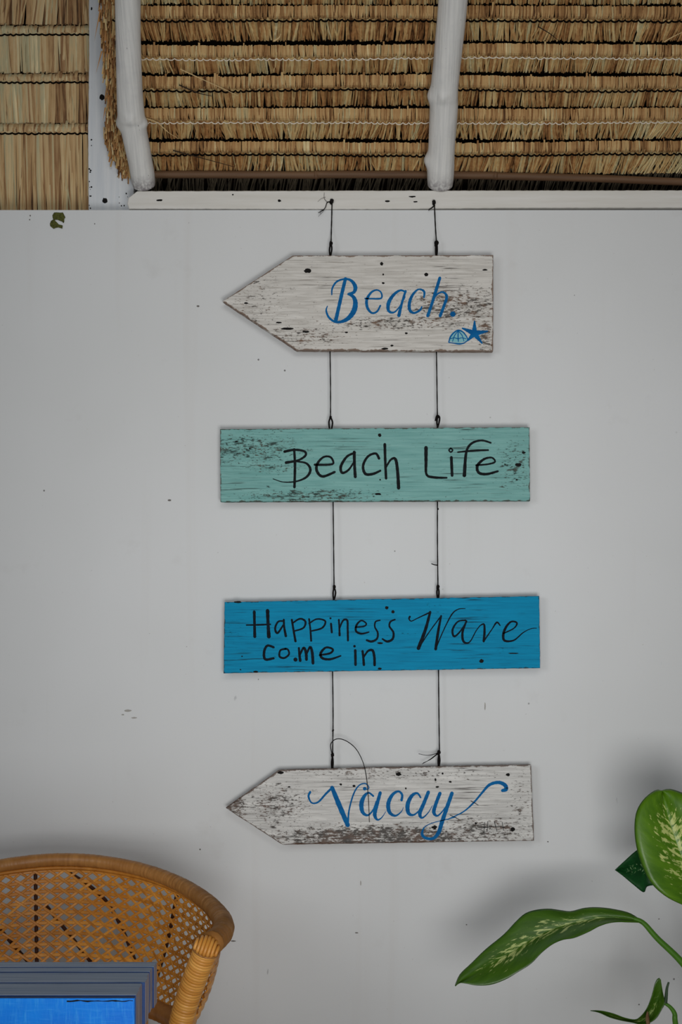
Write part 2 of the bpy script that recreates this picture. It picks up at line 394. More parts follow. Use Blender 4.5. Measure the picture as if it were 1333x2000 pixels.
# bamboo batten under the lowest course
def batten_path():
    pts = [(285, 341), (420, 341), (612, 342), (624, 341), (760, 341), (960, 343), (975, 344), (1150, 348), (1420, 358), (1850, 366)]
    return [P(x, y, roof_d(y)-.012) for x, y in pts]
bp = batten_path(); mb = MB()
pp = catmull([tuple(p) for p in bp], 5)
mb.tube(pp, [.0076]*len(pp), 8)
for x, y in ((618, 342), (968, 343.5)): mb.blob(P(x, y, roof_d(y)-.0125), .0088, (.7, 1, 1), x)
bat = mb.build('bamboo_batten', M['bamboo'], origin=bp[0], smooth=True)
tag(bat, 'thin brown bamboo batten under the lowest thatch course', 'batten')

# ragged cut end of the thatch left of the crooked pole
mb = MB(); R = random.Random(5)
left = [(192, -60), (194, 0), (196, 40), (200, 90), (203, 130), (208, 180), (207, 225), (202, 252), (214, 290), (224, 310), (238, 332)]
for i in range(2600):
    row = R.uniform(-60, 335)
    for (xa, ya), (xb, yb) in zip(left, left[1:]):
        if ya <= row <= yb: lx = xa+(xb-xa)*(row-ya)/(yb-ya)
    x = lx+(R.random()**.8)*(252-lx)*1.0
    d = roof_d(row)-.004+R.uniform(0, .035)+(.02*(252-x)/50)
    p = P(x, row, d); L = R.uniform(.010, .026)
    dirv = Vector((R.gauss(-.05, .10), R.gauss(.15, .25), -1)).normalized()
    side = dirv.cross(Vector((R.uniform(-.5, .5), -1, R.uniform(-.3, .3)))).normalized()
    wd = R.uniform(.0007, .0017); nn = side.cross(dirv)*.0012; q = p+dirv*L
    mb.add([p-side*wd, p+nn, p+side*wd, q-side*wd, q+nn, q+side*wd], [(0, 1, 4, 3), (1, 2, 5, 4), (3, 4, 5), (0, 2, 1)], min(1, max(0, R.gauss(.40, .22))))
for (xa, ya, xb, yb) in ((196, 20, 184, 82), (199, 100, 187, 145), (212, 262, 208, 290), (218, 285, 211, 308), (206, 210, 201, 238)):
    p = P(xa, ya, roof_d(ya)+.02); q = P(xb, yb, roof_d(ya)+.028); sd = Vector((.0016, 0, 0))
    mb.add([p-sd, p+Vector((0, -.001, 0)), p+sd, q], [(0, 1, 3), (1, 2, 3), (2, 0, 3)], .35)
tag(mb.build('cut_thatch_end', M['thatch'], ceil), 'ragged cut end of thatch', kind='stuff')
# loose straws poking out of the roof
def straw(pts, r, mat, name='loose_straw'):
    d0 = -.03
    path = catmull([tuple(P(x, y, roof_d(y)-.034)) for x, y in pts], 6); mb = MB(); n = len(path)
    mb.tube(path, [r*(1-.6*i/(n-1)) for i in range(n)], 5); mb.build(name, mat, ceil, smooth=True)
ST = plain('pale_straw', lin(214, 186, 136), .7, .1)
SD = plain('dark_straw', lin(44, 32, 22), .8, .1)
straw([(352, 135), (400, 157), (440, 175), (467, 188)], .0011, ST); straw([(350, 166), (385, 181), (416, 188)], .0014, SD)
straw([(284, 231), (305, 238), (328, 258), (348, 270)], .0009, ST); straw([(284, 231), (312, 243), (333, 262)], .0007, ST)
straw([(338, 294), (380, 305), (458, 326)], .0013, SD); straw([(1298, 82), (1315, 72), (1340, 60)], .0013, ST)
straw([(1052, 52), (1075, 66), (1090, 78)], .0012, SD); straw([(535, 80), (545, 74), (549, 66)], .0022, ST)

# upright thatched panel beyond the post
v, f = box_data(-1.5, P(262, 0, 3.1).x, .128, .17, 1.7, 2.95)
back = mesh_obj('wall_left', v, f, M['thatch_back'])
tag(back, 'thatched upright panel left of the painted board', kind='structure')
XA, XB = P(-480, 0, 3.11).x, P(262, 0, 3.11).x
for i, (a, b, e, tone, la) in enumerate([(-436, -415, -345, 0, .1), (-340, -318, -247, .02, .1), (-242, -220, -149, 0, .1), (-145, -122, -52, 0, .1), (-48, -26, 46.5, -.02, .22), (53, 72, 140.5, .04, .06), (147, 165, 240, .03, .08), (245, 265, 430, .02, .05)]):
    course(PANEL, 'thatch_course', XA, XB, panel_s(a), panel_s(b), panel_s(e), back, None, (M['thatch_pale'], M['thatch_pale']), M['cord_dark'], 40+i, tone, la, sw=.0015, lift=.016, wide=1.5, pitch=.003)
# unseen roof slab added above the frame to block sky light from the left
V = [(x, y, z+dz) for dz in (0, .06) for (y, z) in ((.17, 2.9), (-1.7, 4.77)) for x in (-2.2, XL)]
tag(mesh_obj('ceiling_blocker_left', V, [(0, 2, 3, 1), (4, 5, 7, 6), (0, 1, 5, 4), (2, 6, 7, 3), (0, 4, 6, 2), (1, 3, 7, 5)], M['thatch_back']), 'unseen roof slab added above the left panel to block sky light', kind='structure')

# ------------------------------------------------------------------ rafters: crooked white poles
ZR = 2.09
def rafter(name, pts, knots, label, seed):
    path = catmull([tuple(P(x, y, roof_d(y, ZR))) for x, y, wd in pts], 14); n = len(path)
    wds = [q[0] for q in catmull([(wd,) for x, y, wd in pts], 14)]
    rad = [wds[i]*.5*(path[i][1]+3)/F for i in range(n)]
    rows_ = [HY-(path[i][2]-CAMZ)*F/(path[i][1]+3) for i in range(n)]
    def rf(t, th):
        i = int(round(t*(n-1))); r = 1+.03*mnoise.noise(Vector((math.cos(th)*1.3, math.sin(th)*1.3, t*9+seed)))+.012*mnoise.noise(Vector((math.cos(th)*5, math.sin(th)*5, t*6)))
        for krow, kth, amp, sr, sth in knots:
            dth = (th-kth+math.pi) % (2*math.pi)-math.pi
            r += amp*math.exp(-((rows_[i]-krow)/sr)**2-(dth/sth)**2)
        if t > .97: r *= 1-.25*((t-.97)/.03)**2
        return r
    mb = MB(); mb.tube(path, rad, 28, rfun=rf, up=(0, -1, 0))
    o = mb.build(name, M['rafter'], origin=path[-1], smooth=True)
    return tag(o, label, 'rafter', 'white roof poles')
# th = 0 faces the room, +-pi/2 the two flanks
r1 = rafter('roof_pole', [(247, -420, 52), (248, -120, 50), (250, 0, 50), (251, 90, 49), (253, 170, 50), (256, 225, 53), (263, 262, 50), (273, 310, 48), (279, 345, 47), (282, 364, 44)],
       [(221, -.12, .30, 7, .26), (229, -.1, .10, 5, .8), (240, 1.55, .26, 10, .5), (242, -1.5, .22, 9, .5)], 'crooked white painted roof pole next to the ragged thatch end', 2)
r2 = rafter('roof_pole', [(912, -420, 66), (893, -120, 62), (885, 0, 58), (876, 100, 55), (869, 170, 54), (867, 220, 54), (863, 290, 52), (861, 340, 53), (860, 364, 49)],
       [(178, .12, .28, 7, .26), (187, .1, .06, 5, .7), (186, 1.5, .24, 13, .6), (186, -1.5, .0, 13, .6), (312, 1.55, .30, 12, .6), (325, .3, .05, 8, 1.2)], 'straighter white painted roof pole above the right hand hanging cord', 9)

# ------------------------------------------------------------------ hanging signs
DS, DB = 2.966, 2.984
def sign_mat(name, base, base2, worn, dark, patches, grain=.5, edgecol=None, edge_lo=.72, scr=.635):
    t = NT(name, .7, .15)
    g = t.noise(scale=(11, 1, 240), sc_=1, detail=6, rough=.6)
    g2 = t.noise(scale=(16, 1, 260), sc_=1, detail=4, loc=(3, 0, 1))
    c = t.mix(t.rng(g, .32, .68), base, base2)
    c = t.mix(t.math('MULTIPLY', t.rng(g2, .56, .74), grain), c, worn)
    wear = t.noise(scale=(42, 1, 130), sc_=1, detail=7, rough=.72, loc=(7, 2, 3)); wear2 = t.noise(scale=(120, 1, 330), sc_=1, detail=5, rough=.65, loc=(1, 6, 5))
    pm = None
    for cc, rr, amp in patches:
        q = t.math('MULTIPLY', t.rng(t.patch(cc, rr), 0, .7), amp); pm = q if pm is None else t.math('MAXIMUM', pm, q)
    thr = t.math('SUBTRACT', scr, pm if pm is not None else 0.)
    k = t.math('MAXIMUM', t.rng(t.math('SUBTRACT', wear, thr), 0., .06), t.rng(t.math('SUBTRACT', wear2, t.math('ADD', thr, .005)), 0., .07))
    hue = t.mix(t.rng(t.noise(sc_=38, detail=3, loc=(1, 8, 2)), .45, .6), dark, edgecol or dark)
    c = t.mix(t.math('MULTIPLY', k, .88), c, hue)
    # hairline cracks along the grain
    cr = t.math('MULTIPLY', t.rng(t.noise(scale=(9, 1, 330), sc_=1, detail=3, loc=(2, 5, 9)), .585, .64), t.rng(t.noise(sc_=8, loc=(6, 1, 1)), .42, .56))
    c = t.mix(t.math('MULTIPLY', cr, .75), c, dark)
    en = t.noise(scale=(60, 60, 60), sc_=1, detail=5, rough=.65, loc=(1, 1, 4))
    e = t.rng(t.math('ADD', t.attr('edge'), t.math('MULTIPLY', t.math('SUBTRACT', en, .5), 2.2)), edge_lo, edge_lo+.2)
    c = t.mix(t.math('MULTIPLY', e, .8), c, edgecol or dark)
    t.color(c); t.bump(t.math('ADD', g2, t.math('MULTIPLY', k, -1.2)), .35, .0009); return t.m
DK = lin(44, 36, 30); BR = lin(104, 72, 48)
S1 = sign_mat('weathered_white_board', lin(188, 184, 177), lin(226, 223, 217), lin(140, 132, 122), DK,
  [((.19, 0, -.005), (.16, 1, .055), .13), ((.08, 0, -.038), (.22, 1, .022), .12), ((-.2, 0, .0), (.1, 1, .1), .07), ((-.10, 0, -.065), (.12, 1, .03), .10), ((.245, 0, -.06), (.03, 1, .05), .14)], .55, BR)
S4 = sign_mat('scuffed_white_board', lin(186, 185, 182), lin(228, 227, 223), lin(130, 126, 120), DK,
  [((0, 0, -.062), (.34, 1, .035), .18), ((-.2, 0, .0), (.10, 1, .06), .12), ((.2, 0, -.05), (.14, 1, .04), .13), ((.02, 0, .06), (.3, 1, .022), .08), ((-.28, 0, -.0), (.04, 1, .04), .16), ((.27, 0, 0), (.03, 1, .1), .08)], .5, lin(84, 58, 42))
S2 = sign_mat('worn_mint_board', lin(110, 164, 160), lin(136, 186, 181), lin(86, 132, 128), lin(34, 40, 36),
  [((-.24, 0, .03), (.14, 1, .045), .12), ((-.2, 0, -.005), (.10, 1, .02), .10), ((-.12, 0, -.06), (.2, 1, .018), .13), ((.27, 0, .0), (.05, 1, .07), .10)], .45, lin(70, 52, 36), .86)
S3 = sign_mat('turquoise_blue_board', lin(0, 128, 170), lin(4, 146, 190), lin(0, 104, 142), lin(14, 34, 44),
  [((-.29, 0, .0), (.05, 1, .06), .07), ((.1, 0, .05), (.06, 1, .02), .07), ((.24, 0, -.03), (.04, 1, .01), .08), ((.03, 0, -.0), (.05, 1, .01), .10)], .5, lin(40, 44, 40), .95, .68)
def ink(name, c, c2):
    t = NT(name, .7, .12); g = t.noise(scale=(25, 25, 120), sc_=1, detail=4)
    t.color(t.mix(t.rng(g, .35, .7), c, c2)); return t.m
INK_BLUE = ink('blue_brush_paint', lin(0, 88, 148), lin(6, 106, 168)); INK_BLACK = ink('black_brush_paint', lin(8, 11, 14), lin(24, 30, 33))
INK_DARK = ink('black_thin_paint', lin(4, 10, 18), lin(8, 26, 40)); INK_TEAL = ink('pale_teal_paint', lin(120, 186, 196), lin(150, 196, 200))

def stroke(mb, pts, conv, d, n=7):
    """brush stroke: (x, y, width) control points"""
    sm = catmull(pts, n); V = []; Fc = []; N = len(sm)
    q = [conv(x, y) for x, y, w_ in sm]; sc_ = conv.k
    for i in range(N):
        a = q[max(i-1, 0)]; b = q[min(i+1, N-1)]; tx, ty = b[0]-a[0], b[1]-a[1]; L = math.hypot(tx, ty) or 1
        h = max(.55, sm[i][2]*sc_*.5)*(1+.06*math.sin(i*2.3))
        V += [P(q[i][0]-ty/L*h, q[i][1]+tx/L*h, d), P(q[i][0]+ty/L*h, q[i][1]-tx/L*h, d)]
    for i in range(N-1): Fc.append((2*i, 2*i+2, 2*i+3, 2*i+1))
    for e, sg in ((0, -1), (N-1, 1)):           # rounded ends
        a = q[max(e-1, 0)]; b = q[min(e+1, N-1)]; ang = math.atan2(b[1]-a[1], b[0]-a[0])+(0 if sg > 0 else math.pi)
        h = max(.55, sm[e][2]*sc_*.5); base = len(V)
        for k in range(7):
            th = ang-math.pi/2+math.pi*k/6; V.append(P(q[e][0]+math.cos(th)*h*.98, q[e][1]+math.sin(th)*h*.98, d))
        Fc.append(tuple(range(base+6, base-1, -1)))
    mb.add(V, Fc)
def dot(mb, x, y, r, conv, d, n=14):
    cx, cy = conv(x, y); r *= conv.k
    mb.add([P(cx+math.cos(i*2*math.pi/n)*r, cy+math.sin(i*2*math.pi/n)*r, d) for i in range(n)], [tuple(reversed(range(n)))])
class Conv:
    def __init__(s, k, ox, oy): s.k = 1/k; s.o = (ox, oy)
    def __call__(s, x, y): return (s.o[0]+x*s.k, s.o[1]+y*s.k)
def letters(sign, data, conv, mat, dots=()):
    for ci, ch in enumerate(data):
        mb = MB()
        for si, st in enumerate(ch):
            if len(st) == 1: dot(mb, *st[0], conv, DS-.0003-.00003*si)
            else: stroke(mb, st, conv, DS-.0003-.00003*si)
        mb.build('painted_letter', mat, sign)
def sign(name, pts, mat, label):
    cx = sum(p[0] for p in pts)/len(pts); cy = (min(p[1] for p in pts)+max(p[1] for p in pts))/2; cx = (min(p[0] for p in pts)+max(p[0] for p in pts))/2
    root = empty(name, P(cx, cy, DS))
    slab('board', pts, DS, DB, mat, root)
    return tag(root, label, 'sign', 'hanging wooden signs')

# --- first sign
s1 = sign('arrow_sign', [(435, 588), (572, 499), (964, 498), (964, 686), (580, 684)], S1, 'topmost weathered white arrow sign reading Beach with a blue starfish and shell')
c = Conv(3.508, 600, 530)
BEACH = [
 [[(264, 50, 22), (242, 140, 24), (217, 250, 24), (197, 338, 26)], [(170, 160, 8), (174, 115, 12), (205, 70, 13), (262, 52, 13), (305, 65, 20), (331, 105, 28), (322, 142, 22), (285, 156, 18)], [(285, 156, 14), (318, 175, 24), (332, 215, 32), (322, 270, 36), (285, 320, 30), (235, 345, 20), (190, 345, 15), (150, 315, 15), (132, 270, 12), (140, 238, 6)]],
 [[(398, 186, 10), (440, 187, 11), (508, 184, 12), (508, 145, 11), (478, 128, 11), (440, 145, 15), (410, 195, 20), (415, 250, 19), (445, 285, 14), (480, 275, 13), (503, 235, 12)]],
 [[(678, 142, 12), (640, 130, 14), (595, 160, 20), (560, 215, 26), (560, 270, 20), (598, 280, 12), (640, 235, 9), (672, 175, 9)], [(676, 135, 16), (650, 220, 17), (630, 302, 24)]],
 [[(802, 178, 12), (803, 138, 16), (765, 123, 11), (725, 160, 18), (703, 215, 22), (705, 265, 21), (735, 285, 15), (775, 265, 15), (787, 243, 10)]],
 [[(911, 45, 20), (885, 130, 22), (857, 220, 20), (828, 304, 22)], [(850, 225, 8), (888, 162, 10), (930, 142, 13), (958, 172, 19), (940, 235, 20), (913, 305, 21)]],
 [[(1000, 293, 19)]]]
letters(s1, BEACH, c, INK_BLUE)
mb = MB(); ctr = (1148, 425); tips = [(1149, 342), (1238, 410), (1200, 492), (1102, 474), (1066, 390)]
for si, tp in enumerate(tips):
    stroke(mb, [(ctr[0], ctr[1], 44), ((ctr[0]*1.1+tp[0]*.9)/2, (ctr[1]*1.1+tp[1]*.9)/2, 27), (tp[0], tp[1], 10)], c, DS-.0004-.00003*si)
tag(mb.build('painted_starfish', INK_BLUE, s1), 'blue painted starfish')
mb = MB()
n = 18; pts = [(1035+62*math.cos(a), 478-72*math.sin(a)) for a in [math.pi*i/(n-1) for i in range(n)]]
mb.add([P(*c(x, y), DS-.00025) for x, y in pts]+[P(*c(1035, 492), DS-.00025)], [tuple(range(n+1))])
shell = mb.build('painted_shell', INK_TEAL, s1); tag(shell, 'small painted seashell')
mb = MB()
for si, st in enumerate([[(972, 486, 8), (984, 448, 10), (1010, 418, 10), (1038, 404, 11), (1070, 416, 9), (1096, 450, 8), (1102, 472, 8)], [(972, 486, 8), (1005, 492, 7), (1040, 497, 11), (1075, 492, 8), (1102, 472, 7)],
   [(1037, 406, 8), (1036, 445, 8), (1038, 480, 6)], [(1036, 408, 6), (1012, 440, 6), (998, 480, 5)], [(1038, 408, 6), (1064, 440, 6), (1076, 478, 5)], [(985, 462, 5), (1010, 455, 5), (1036, 462, 6), (1060, 455, 5), (1090, 462, 5)]]):
    stroke(mb, st, c, DS-.0004-.00003*si, 4)
mb.build('shell_outline', INK_BLUE, shell)
for x, y, r, a in ((601, 529, 4.2, 1.7), (746, 515, 3.2, 1), (833, 536, 3.8, 1.1), (749, 536, 2, .8), (561, 642, 2.4, 5), (598, 648, 2, 3.5), (545, 630, 1.6, 4), (749, 553, 2, 1.4), (794, 651, 2, 1.5), (766, 675, 2, 1.4), (752, 681, 2, 3.5), (677, 649, 1.5, 2), (481, 592, 1.6, 2.5), (948, 527, 1.6, 3)):
    hole(x, y, r, DS-.0001, s1, asp=a)

# --- second sign
s2 = sign('plank_sign', [(430, 838), (740, 836), (1035, 834), (1036, 978), (431, 980)], S2, 'pale mint green plank sign reading Beach Life in black')
c = Conv(1.960, 400, 800)
LIFE = [
 [[(343, 152, 9), (346, 215, 10), (344, 297, 10)], [(306, 161, 10), (345, 154, 9), (382, 160, 9), (386, 176, 9), (358, 194, 8), (312, 203, 11)], [(345, 198, 6), (388, 205, 8), (405, 230, 10), (390, 258, 9), (350, 275, 6), (300, 277, 4), (262, 265, 3)]],
 [[(422, 211, 9), (470, 211, 9), (493, 205, 8), (482, 182, 8), (455, 182, 8), (432, 207, 10), (430, 235, 11), (452, 256, 10), (498, 239, 9)]],
 [[(576, 165, 8), (545, 180, 9), (522, 217, 11), (527, 242, 10), (552, 230, 8), (575, 195, 6)], [(573, 163, 12), (574, 210, 11), (577, 257, 12)]],
 [[(668, 187, 10), (655, 168, 9), (625, 180, 9), (607, 215, 10), (616, 246, 11), (645, 246, 10), (673, 234, 8)]],
 [[(690, 133, 11), (692, 200, 10), (695, 263, 10)], [(694, 222, 7), (713, 192, 8), (731, 190, 11), (739, 235, 12), (743, 300, 13)]],
 [[(848, 146, 14), (848, 200, 12), (850, 248, 9), (875, 259, 10), (927, 261, 7)]],
 [[(945, 183, 11), (948, 252, 11)], [(943, 148, 6), (950, 155, 6), (943, 163, 6), (936, 155, 6), (943, 148, 6)]],
 [[(1096, 127, 7), (1060, 118, 8), (1022, 130, 9), (1002, 165, 10), (995, 252, 14)], [(970, 163, 6), (1030, 157, 8), (1086, 155, 7)]],
 [[(1040, 213, 7), (1085, 209, 7), (1112, 200, 7), (1100, 184, 7), (1070, 190, 9), (1045, 215, 11), (1050, 241, 11), (1080, 247, 10), (1123, 236, 8)]]]
letters(s2, LIFE, c, INK_BLACK)
for x, y, r, a in ((742, 850, 3.4, 1), (1013, 908, 3.2, 2), (1024, 884, 2, 2), (739, 965, 2, 3), (488, 876, 1.6, 1), (462, 862, 1.2, 3), (1010, 937, 1.6, 1.6), (987, 907, 1.8, .8), (743, 937, 1.5, 1)): hole(x, y, r, DS-.0001, s2, asp=a)

# --- third sign
s3 = sign('plank_sign', [(439, 1176), (740, 1170), (1054, 1164), (1056, 1305), (437, 1315)], S3, 'bright turquoise blue plank sign reading Happiness come in Wave')
c = Conv(1.960, 400, 1130)
HAPPY = [
 [[(190, 127, 11), (191, 175, 10), (192, 222, 12)], [(241, 123, 14), (243, 175, 12), (246, 222, 15)], [(160, 178, 5), (210, 177, 7), (252, 175, 6)]],
 [[(304, 163, 6), (282, 165, 7), (270, 190, 8), (279, 209, 8), (301, 178, 6)], [(303, 158, 8), (305, 188, 8), (311, 220, 10)]],
 [[(334, 158, 8), (340, 195, 8), (348, 240, 9)], [(335, 172, 6), (365, 154, 7), (386, 165, 8), (378, 189, 7), (343, 201, 6)]],
 [[(400, 155, 7), (405, 195, 7), (408, 238, 8)], [(400, 172, 6), (430, 155, 6), (462, 163, 7), (450, 189, 7), (408, 201, 6)]],
 [[(484, 173, 8), (487, 206, 8)], [(482, 152, 4)]],
 [[(514, 158, 7), (516, 190, 7), (517, 217, 9)], [(517, 190, 6), (530, 161, 7), (546, 160, 8), (548, 195, 8), (549, 237, 8)]],
 [[(578, 186, 6), (610, 183, 6), (619, 172, 6), (600, 161, 6), (582, 178, 8), (580, 201, 8), (600, 211, 8), (629, 205, 5)]],
 [[(672, 160, 5), (655, 165, 6), (652, 185, 6), (663, 207, 7), (660, 230, 8), (640, 241, 9), (621, 236, 8)]],
 [[(729, 157, 6), (712, 165, 7), (708, 183, 7), (723, 206, 8), (720, 231, 9), (700, 241, 9), (681, 231, 6)]],
 [[(786, 146, 8), (783, 154, 6), (792, 163, 4), (815, 152, 4), (862, 130, 6)], [(864, 128, 9), (846, 195, 12), (819, 267, 14)], [(819, 267, 6), (860, 205, 4), (906, 143, 5)], [(906, 143, 7), (895, 200, 10), (885, 270, 11)], [(885, 270, 5), (912, 205, 4), (945, 140, 5), (970, 118, 4), (998, 115, 3)]],
 [[(1000, 160, 6), (970, 165, 6), (950, 195, 8), (955, 221, 8), (975, 207, 6), (1000, 170, 4)], [(1003, 163, 7), (988, 205, 9), (992, 241, 9), (1015, 243, 5), (1040, 200, 4), (1055, 180, 4)]],
 [[(1055, 180, 4), (1070, 175, 7), (1072, 205, 9), (1069, 240, 9)], [(1069, 240, 6), (1100, 195, 4), (1119, 168, 7), (1132, 180, 4)]],
 [[(1145, 210, 5), (1185, 190, 5), (1196, 170, 7), (1175, 165, 7), (1155, 185, 9), (1144, 215, 10), (1150, 238, 9), (1185, 236, 6), (1220, 207, 4), (1250, 192, 3), (1271, 190, 3)]],
 [[(264, 263, 9), (240, 257, 9), (228, 280, 10), (232, 309, 10), (264, 305, 9)]],
 [[(310, 269, 8), (290, 275, 7), (287, 298, 8), (305, 304, 8), (323, 290, 7), (319, 272, 7), (308, 269, 7)]],
 [[(348, 310, 8)]],
 [[(361, 266, 8), (363, 290, 9), (366, 314, 11)], [(365, 292, 7), (379, 265, 9), (388, 282, 11), (390, 310, 11)], [(389, 292, 7), (404, 262, 9), (412, 284, 11), (415, 324, 11)]],
 [[(440, 293, 6), (480, 286, 8), (491, 271, 8), (465, 264, 8), (445, 285, 10), (450, 304, 10), (480, 309, 9), (521, 296, 6)]],
 [[(577, 275, 10), (578, 330, 10)], [(574, 259, 5)]],
 [[(605, 278, 9), (608, 305, 9), (610, 330, 10)], [(609, 302, 6), (625, 278, 8), (643, 275, 10), (650, 300, 10), (651, 331, 10)]]]
letters(s3, HAPPY, c, INK_DARK)
for x, y, r, a in ((756, 1187, 3.2, 1.1), (768, 1195, 3.2, 1.1), (941, 1291, 3.8, 1.1), (742, 1306, 2, 2), (500, 1312, 2, 2.4), (465, 1176, 2, 4), (743, 1256, 1.8, 3), (1003, 1276, 1.2, 8), (473, 1282, 1.2, 1.4), (470, 1308, 1.4, 1)): hole(x, y, r, DS-.0001, s3, asp=a)

# --- fourth sign
s4 = sign('arrow_sign', [(441, 1578), (546, 1504), (740, 1499), (1038, 1494), (1044, 1642), (552, 1650)], S4, 'lowest scuffed white arrow sign reading Vacay in blue script')
c = Conv(1.960, 400, 1420); c2 = Conv(4.761, 620, 1420)
letters(s4, [[[(404, 249, 9), (398, 266, 8), (410, 290, 6), (435, 287, 7), (465, 255, 8), (490, 231, 9)], [(488, 232, 15), (516, 300, 19), (548, 375, 17)], [(549, 375, 8), (553, 320, 6), (570, 258, 6), (590, 225, 5), (613, 216, 5), (627, 226, 4), (628, 236, 4), (618, 238, 5)], [(613, 236, 7)]]], c, INK_BLUE)
letters(s4, [
 [[(522, 642, 18), (480, 612, 18), (440, 640, 30), (412, 710, 42), (422, 790, 34), (470, 820, 20), (520, 770, 14), (548, 690, 10)], [(586, 612, 30), (556, 720, 34), (535, 812, 36), (560, 862, 18), (600, 842, 10), (637, 788, 4)]],
 [[(785, 680, 24), (790, 630, 22), (755, 598, 20), (700, 630, 30), (662, 710, 38), (672, 790, 34), (725, 825, 20), (780, 790, 10), (802, 748, 4)]],
 [[(962, 655, 16), (930, 615, 20), (880, 640, 32), (842, 720, 40), (850, 800, 34), (900, 816, 18), (960, 760, 12), (1012, 655, 8)], [(1034, 606, 32), (992, 710, 34), (955, 800, 36), (975, 845, 18), (1030, 800, 10), (1072, 730, 5)]],
 [[(1142, 617, 32), (1106, 710, 32), (1085, 790, 34), (1115, 826, 18), (1160, 790, 12), (1212, 715, 8)], [(1254, 616, 34), (1210, 740, 36), (1162, 880, 38), (1130, 980, 36), (1080, 1035, 28), (1010, 1032, 26), (976, 995, 26), (1000, 930, 10), (1080, 890, 8), (1180, 865, 8), (1290, 838, 7)]]], c2, INK_BLUE)
mb = MB(); stroke(mb, [(930, 354, 4), (990, 325, 5), (1030, 290, 7), (1060, 255, 8), (1090, 222, 11), (1125, 212, 13), (1150, 222, 15), (1155, 238, 15), (1141, 243, 12)], c, DS-.0003); mb.build('painted_flourish', INK_BLUE, s4)
for st in ([(940, 337, 2.5), (958, 345, 2.5), (975, 354, 2)], [(1020, 283, 2.5), (1035, 291, 2.5), (1048, 299, 2)], [(1072, 365, 2), (1070, 405, 2)], [(1085, 362, 2), (1082, 400, 2)], [(1110, 362, 2), (1120, 400, 2)], [(1140, 365, 2), (1145, 395, 2)], [(1068, 385, 2), (1110, 380, 2), (1150, 384, 2)]):
    mb = MB(); stroke(mb, st, c, DS-.0006, 3); mb.build('scratch', INK_BLACK, s4)
for x, y, r, a in ((779, 1512, 3.6, 1.5), (993, 1513, 3, 1.3), (881, 1524, 0, 1), (851, 1523, 2.8, .7), (849, 1616, 3.2, 1.6), (1002, 1620, 4, 1.2), (880, 1527, 1.8, 1.6), (865, 1511, 2, 1), (666, 1532, 2.2, 1), (692, 1535, 2, 1.6), (793, 1540, 2, .8), (548, 1509, 3, 2), (855, 1537, 1.8, 1.8), (991, 1539, 1.6, 1), (565, 1537, 1.4, 2), (930, 1608, 2, 1.2)):
    if r: hole(x, y, r, DS-.0001, s4, asp=a)

# ------------------------------------------------------------------ cords
DC = 2.975
def cord(label, pts, knots=(), loops=(), ends=(), nail=None):
    """pts (px, py, d): main cord; loops: doubled strands below the knot; ends: loose tails"""
    root = empty('hanging_cord', P(*pts[0])); mb = MB()
    path = catmull([tuple(P(*p)) for p in pts], 8); n = len(path)
    rad = [.00125*(1+.12*math.sin(i*1.9)) for i in range(n)]
    mb.tube(path, rad, 6); mb.build('string', M['cord'], root, smooth=True)
    for i, (x, y, r, d) in enumerate(knots):
        mb = MB(); mb.blob(P(x, y, d), r/1000, (1, .9, 1.25), x+y, 1); mb.blob(P(x-.8, y+r*.9, d), r*.75/1000, (1, .9, 1.1), x, 1); mb.build('knot', M['cord'], root, smooth=True)
    for lp in loops:
        mb = MB(); p = catmull([tuple(P(*q)) for q in lp], 6); mb.tube(p, .0018, 6); mb.build('loop', M['cord'], root, smooth=True)
    for e in ends:
        mb = MB(); p = catmull([tuple(P(*q[:3])) for q in e], 7); k = len(p); mb.tube(p, [e[0][3]*(1-.4*i/(k-1)) for i in range(k)], 6); mb.build('loose_end', M['cord'], root, smooth=True)
    if nail:
        mb = MB(); x, y = nail; a = P(x, y, DP+.006); b = P(x, y, DP-.007); mb.tube([a, b], .0016, 8); mb.tube([b, b+Vector((0, -.0012, 0))], .0035, 10); mb.build('nail', M['black'], root)
    return tag(root, label, 'cord', 'black cords holding the signs')
DT = 2.977
cord('black cord from the white plate to the Beach arrow, left one with frayed end', [(649, 394, DP-.003), (648, 440, DP-.004), (647, 476, DC)], [(648, 393, 4, DP-.004), (647, 475, 3.4, DC)], [[(646, 477, DC), (644, 488, DC), (645, 500, DT)], [(647.5, 477, DC), (648.5, 487, DC), (646, 500, DT)]],
  [[(648, 395, DP-.003, .0011), (640, 395, DP-.004), (636, 405, DP-.004), (631, 411, DP-.004), (622, 416, DP-.006)], [(640, 395, DP-.004, .0005), (634, 388, DP-.004), (634, 376, DP-.003)], [(632, 410, DP-.004, .0005), (627, 412, DP-.006), (626, 418, DP-.006)], [(634, 409, DP-.004, .0004), (629, 416, DP-.007), (622, 423, DP-.008)], [(636, 385, DP-.002, .0003), (628, 388, DP-.003), (621, 394, DP-.003)]], (649, 392))
cord('black cord from the white plate to the Beach arrow, right one with short stub', [(849, 398, DP-.003), (851, 440, DP-.004), (853, 474, DC)], [(848.5, 395, 3.6, DP-.004), (853, 475, 4.4, DC)], [[(852, 478, DC), (851.5, 490, DC), (852.5, 501, DT)], [(854, 478, DC), (854.5, 490, DC), (853, 501, DT)]],
  [[(849, 401, DP-.003, .0013), (844, 406, DP-.004), (839, 409, DP-.005), (838, 411, DP-.006)]], (848, 394))
cord('left black cord between the Beach arrow and the mint sign', [(645, 682, DT), (646, 750, DC), (646, 816, DC)], [(646, 815, 2.6, DC)], [[(646, 815, DC), (643, 824, DC), (644, 838, DT)], [(646, 815, DC), (650, 825, DC), (648, 838, DT)]])
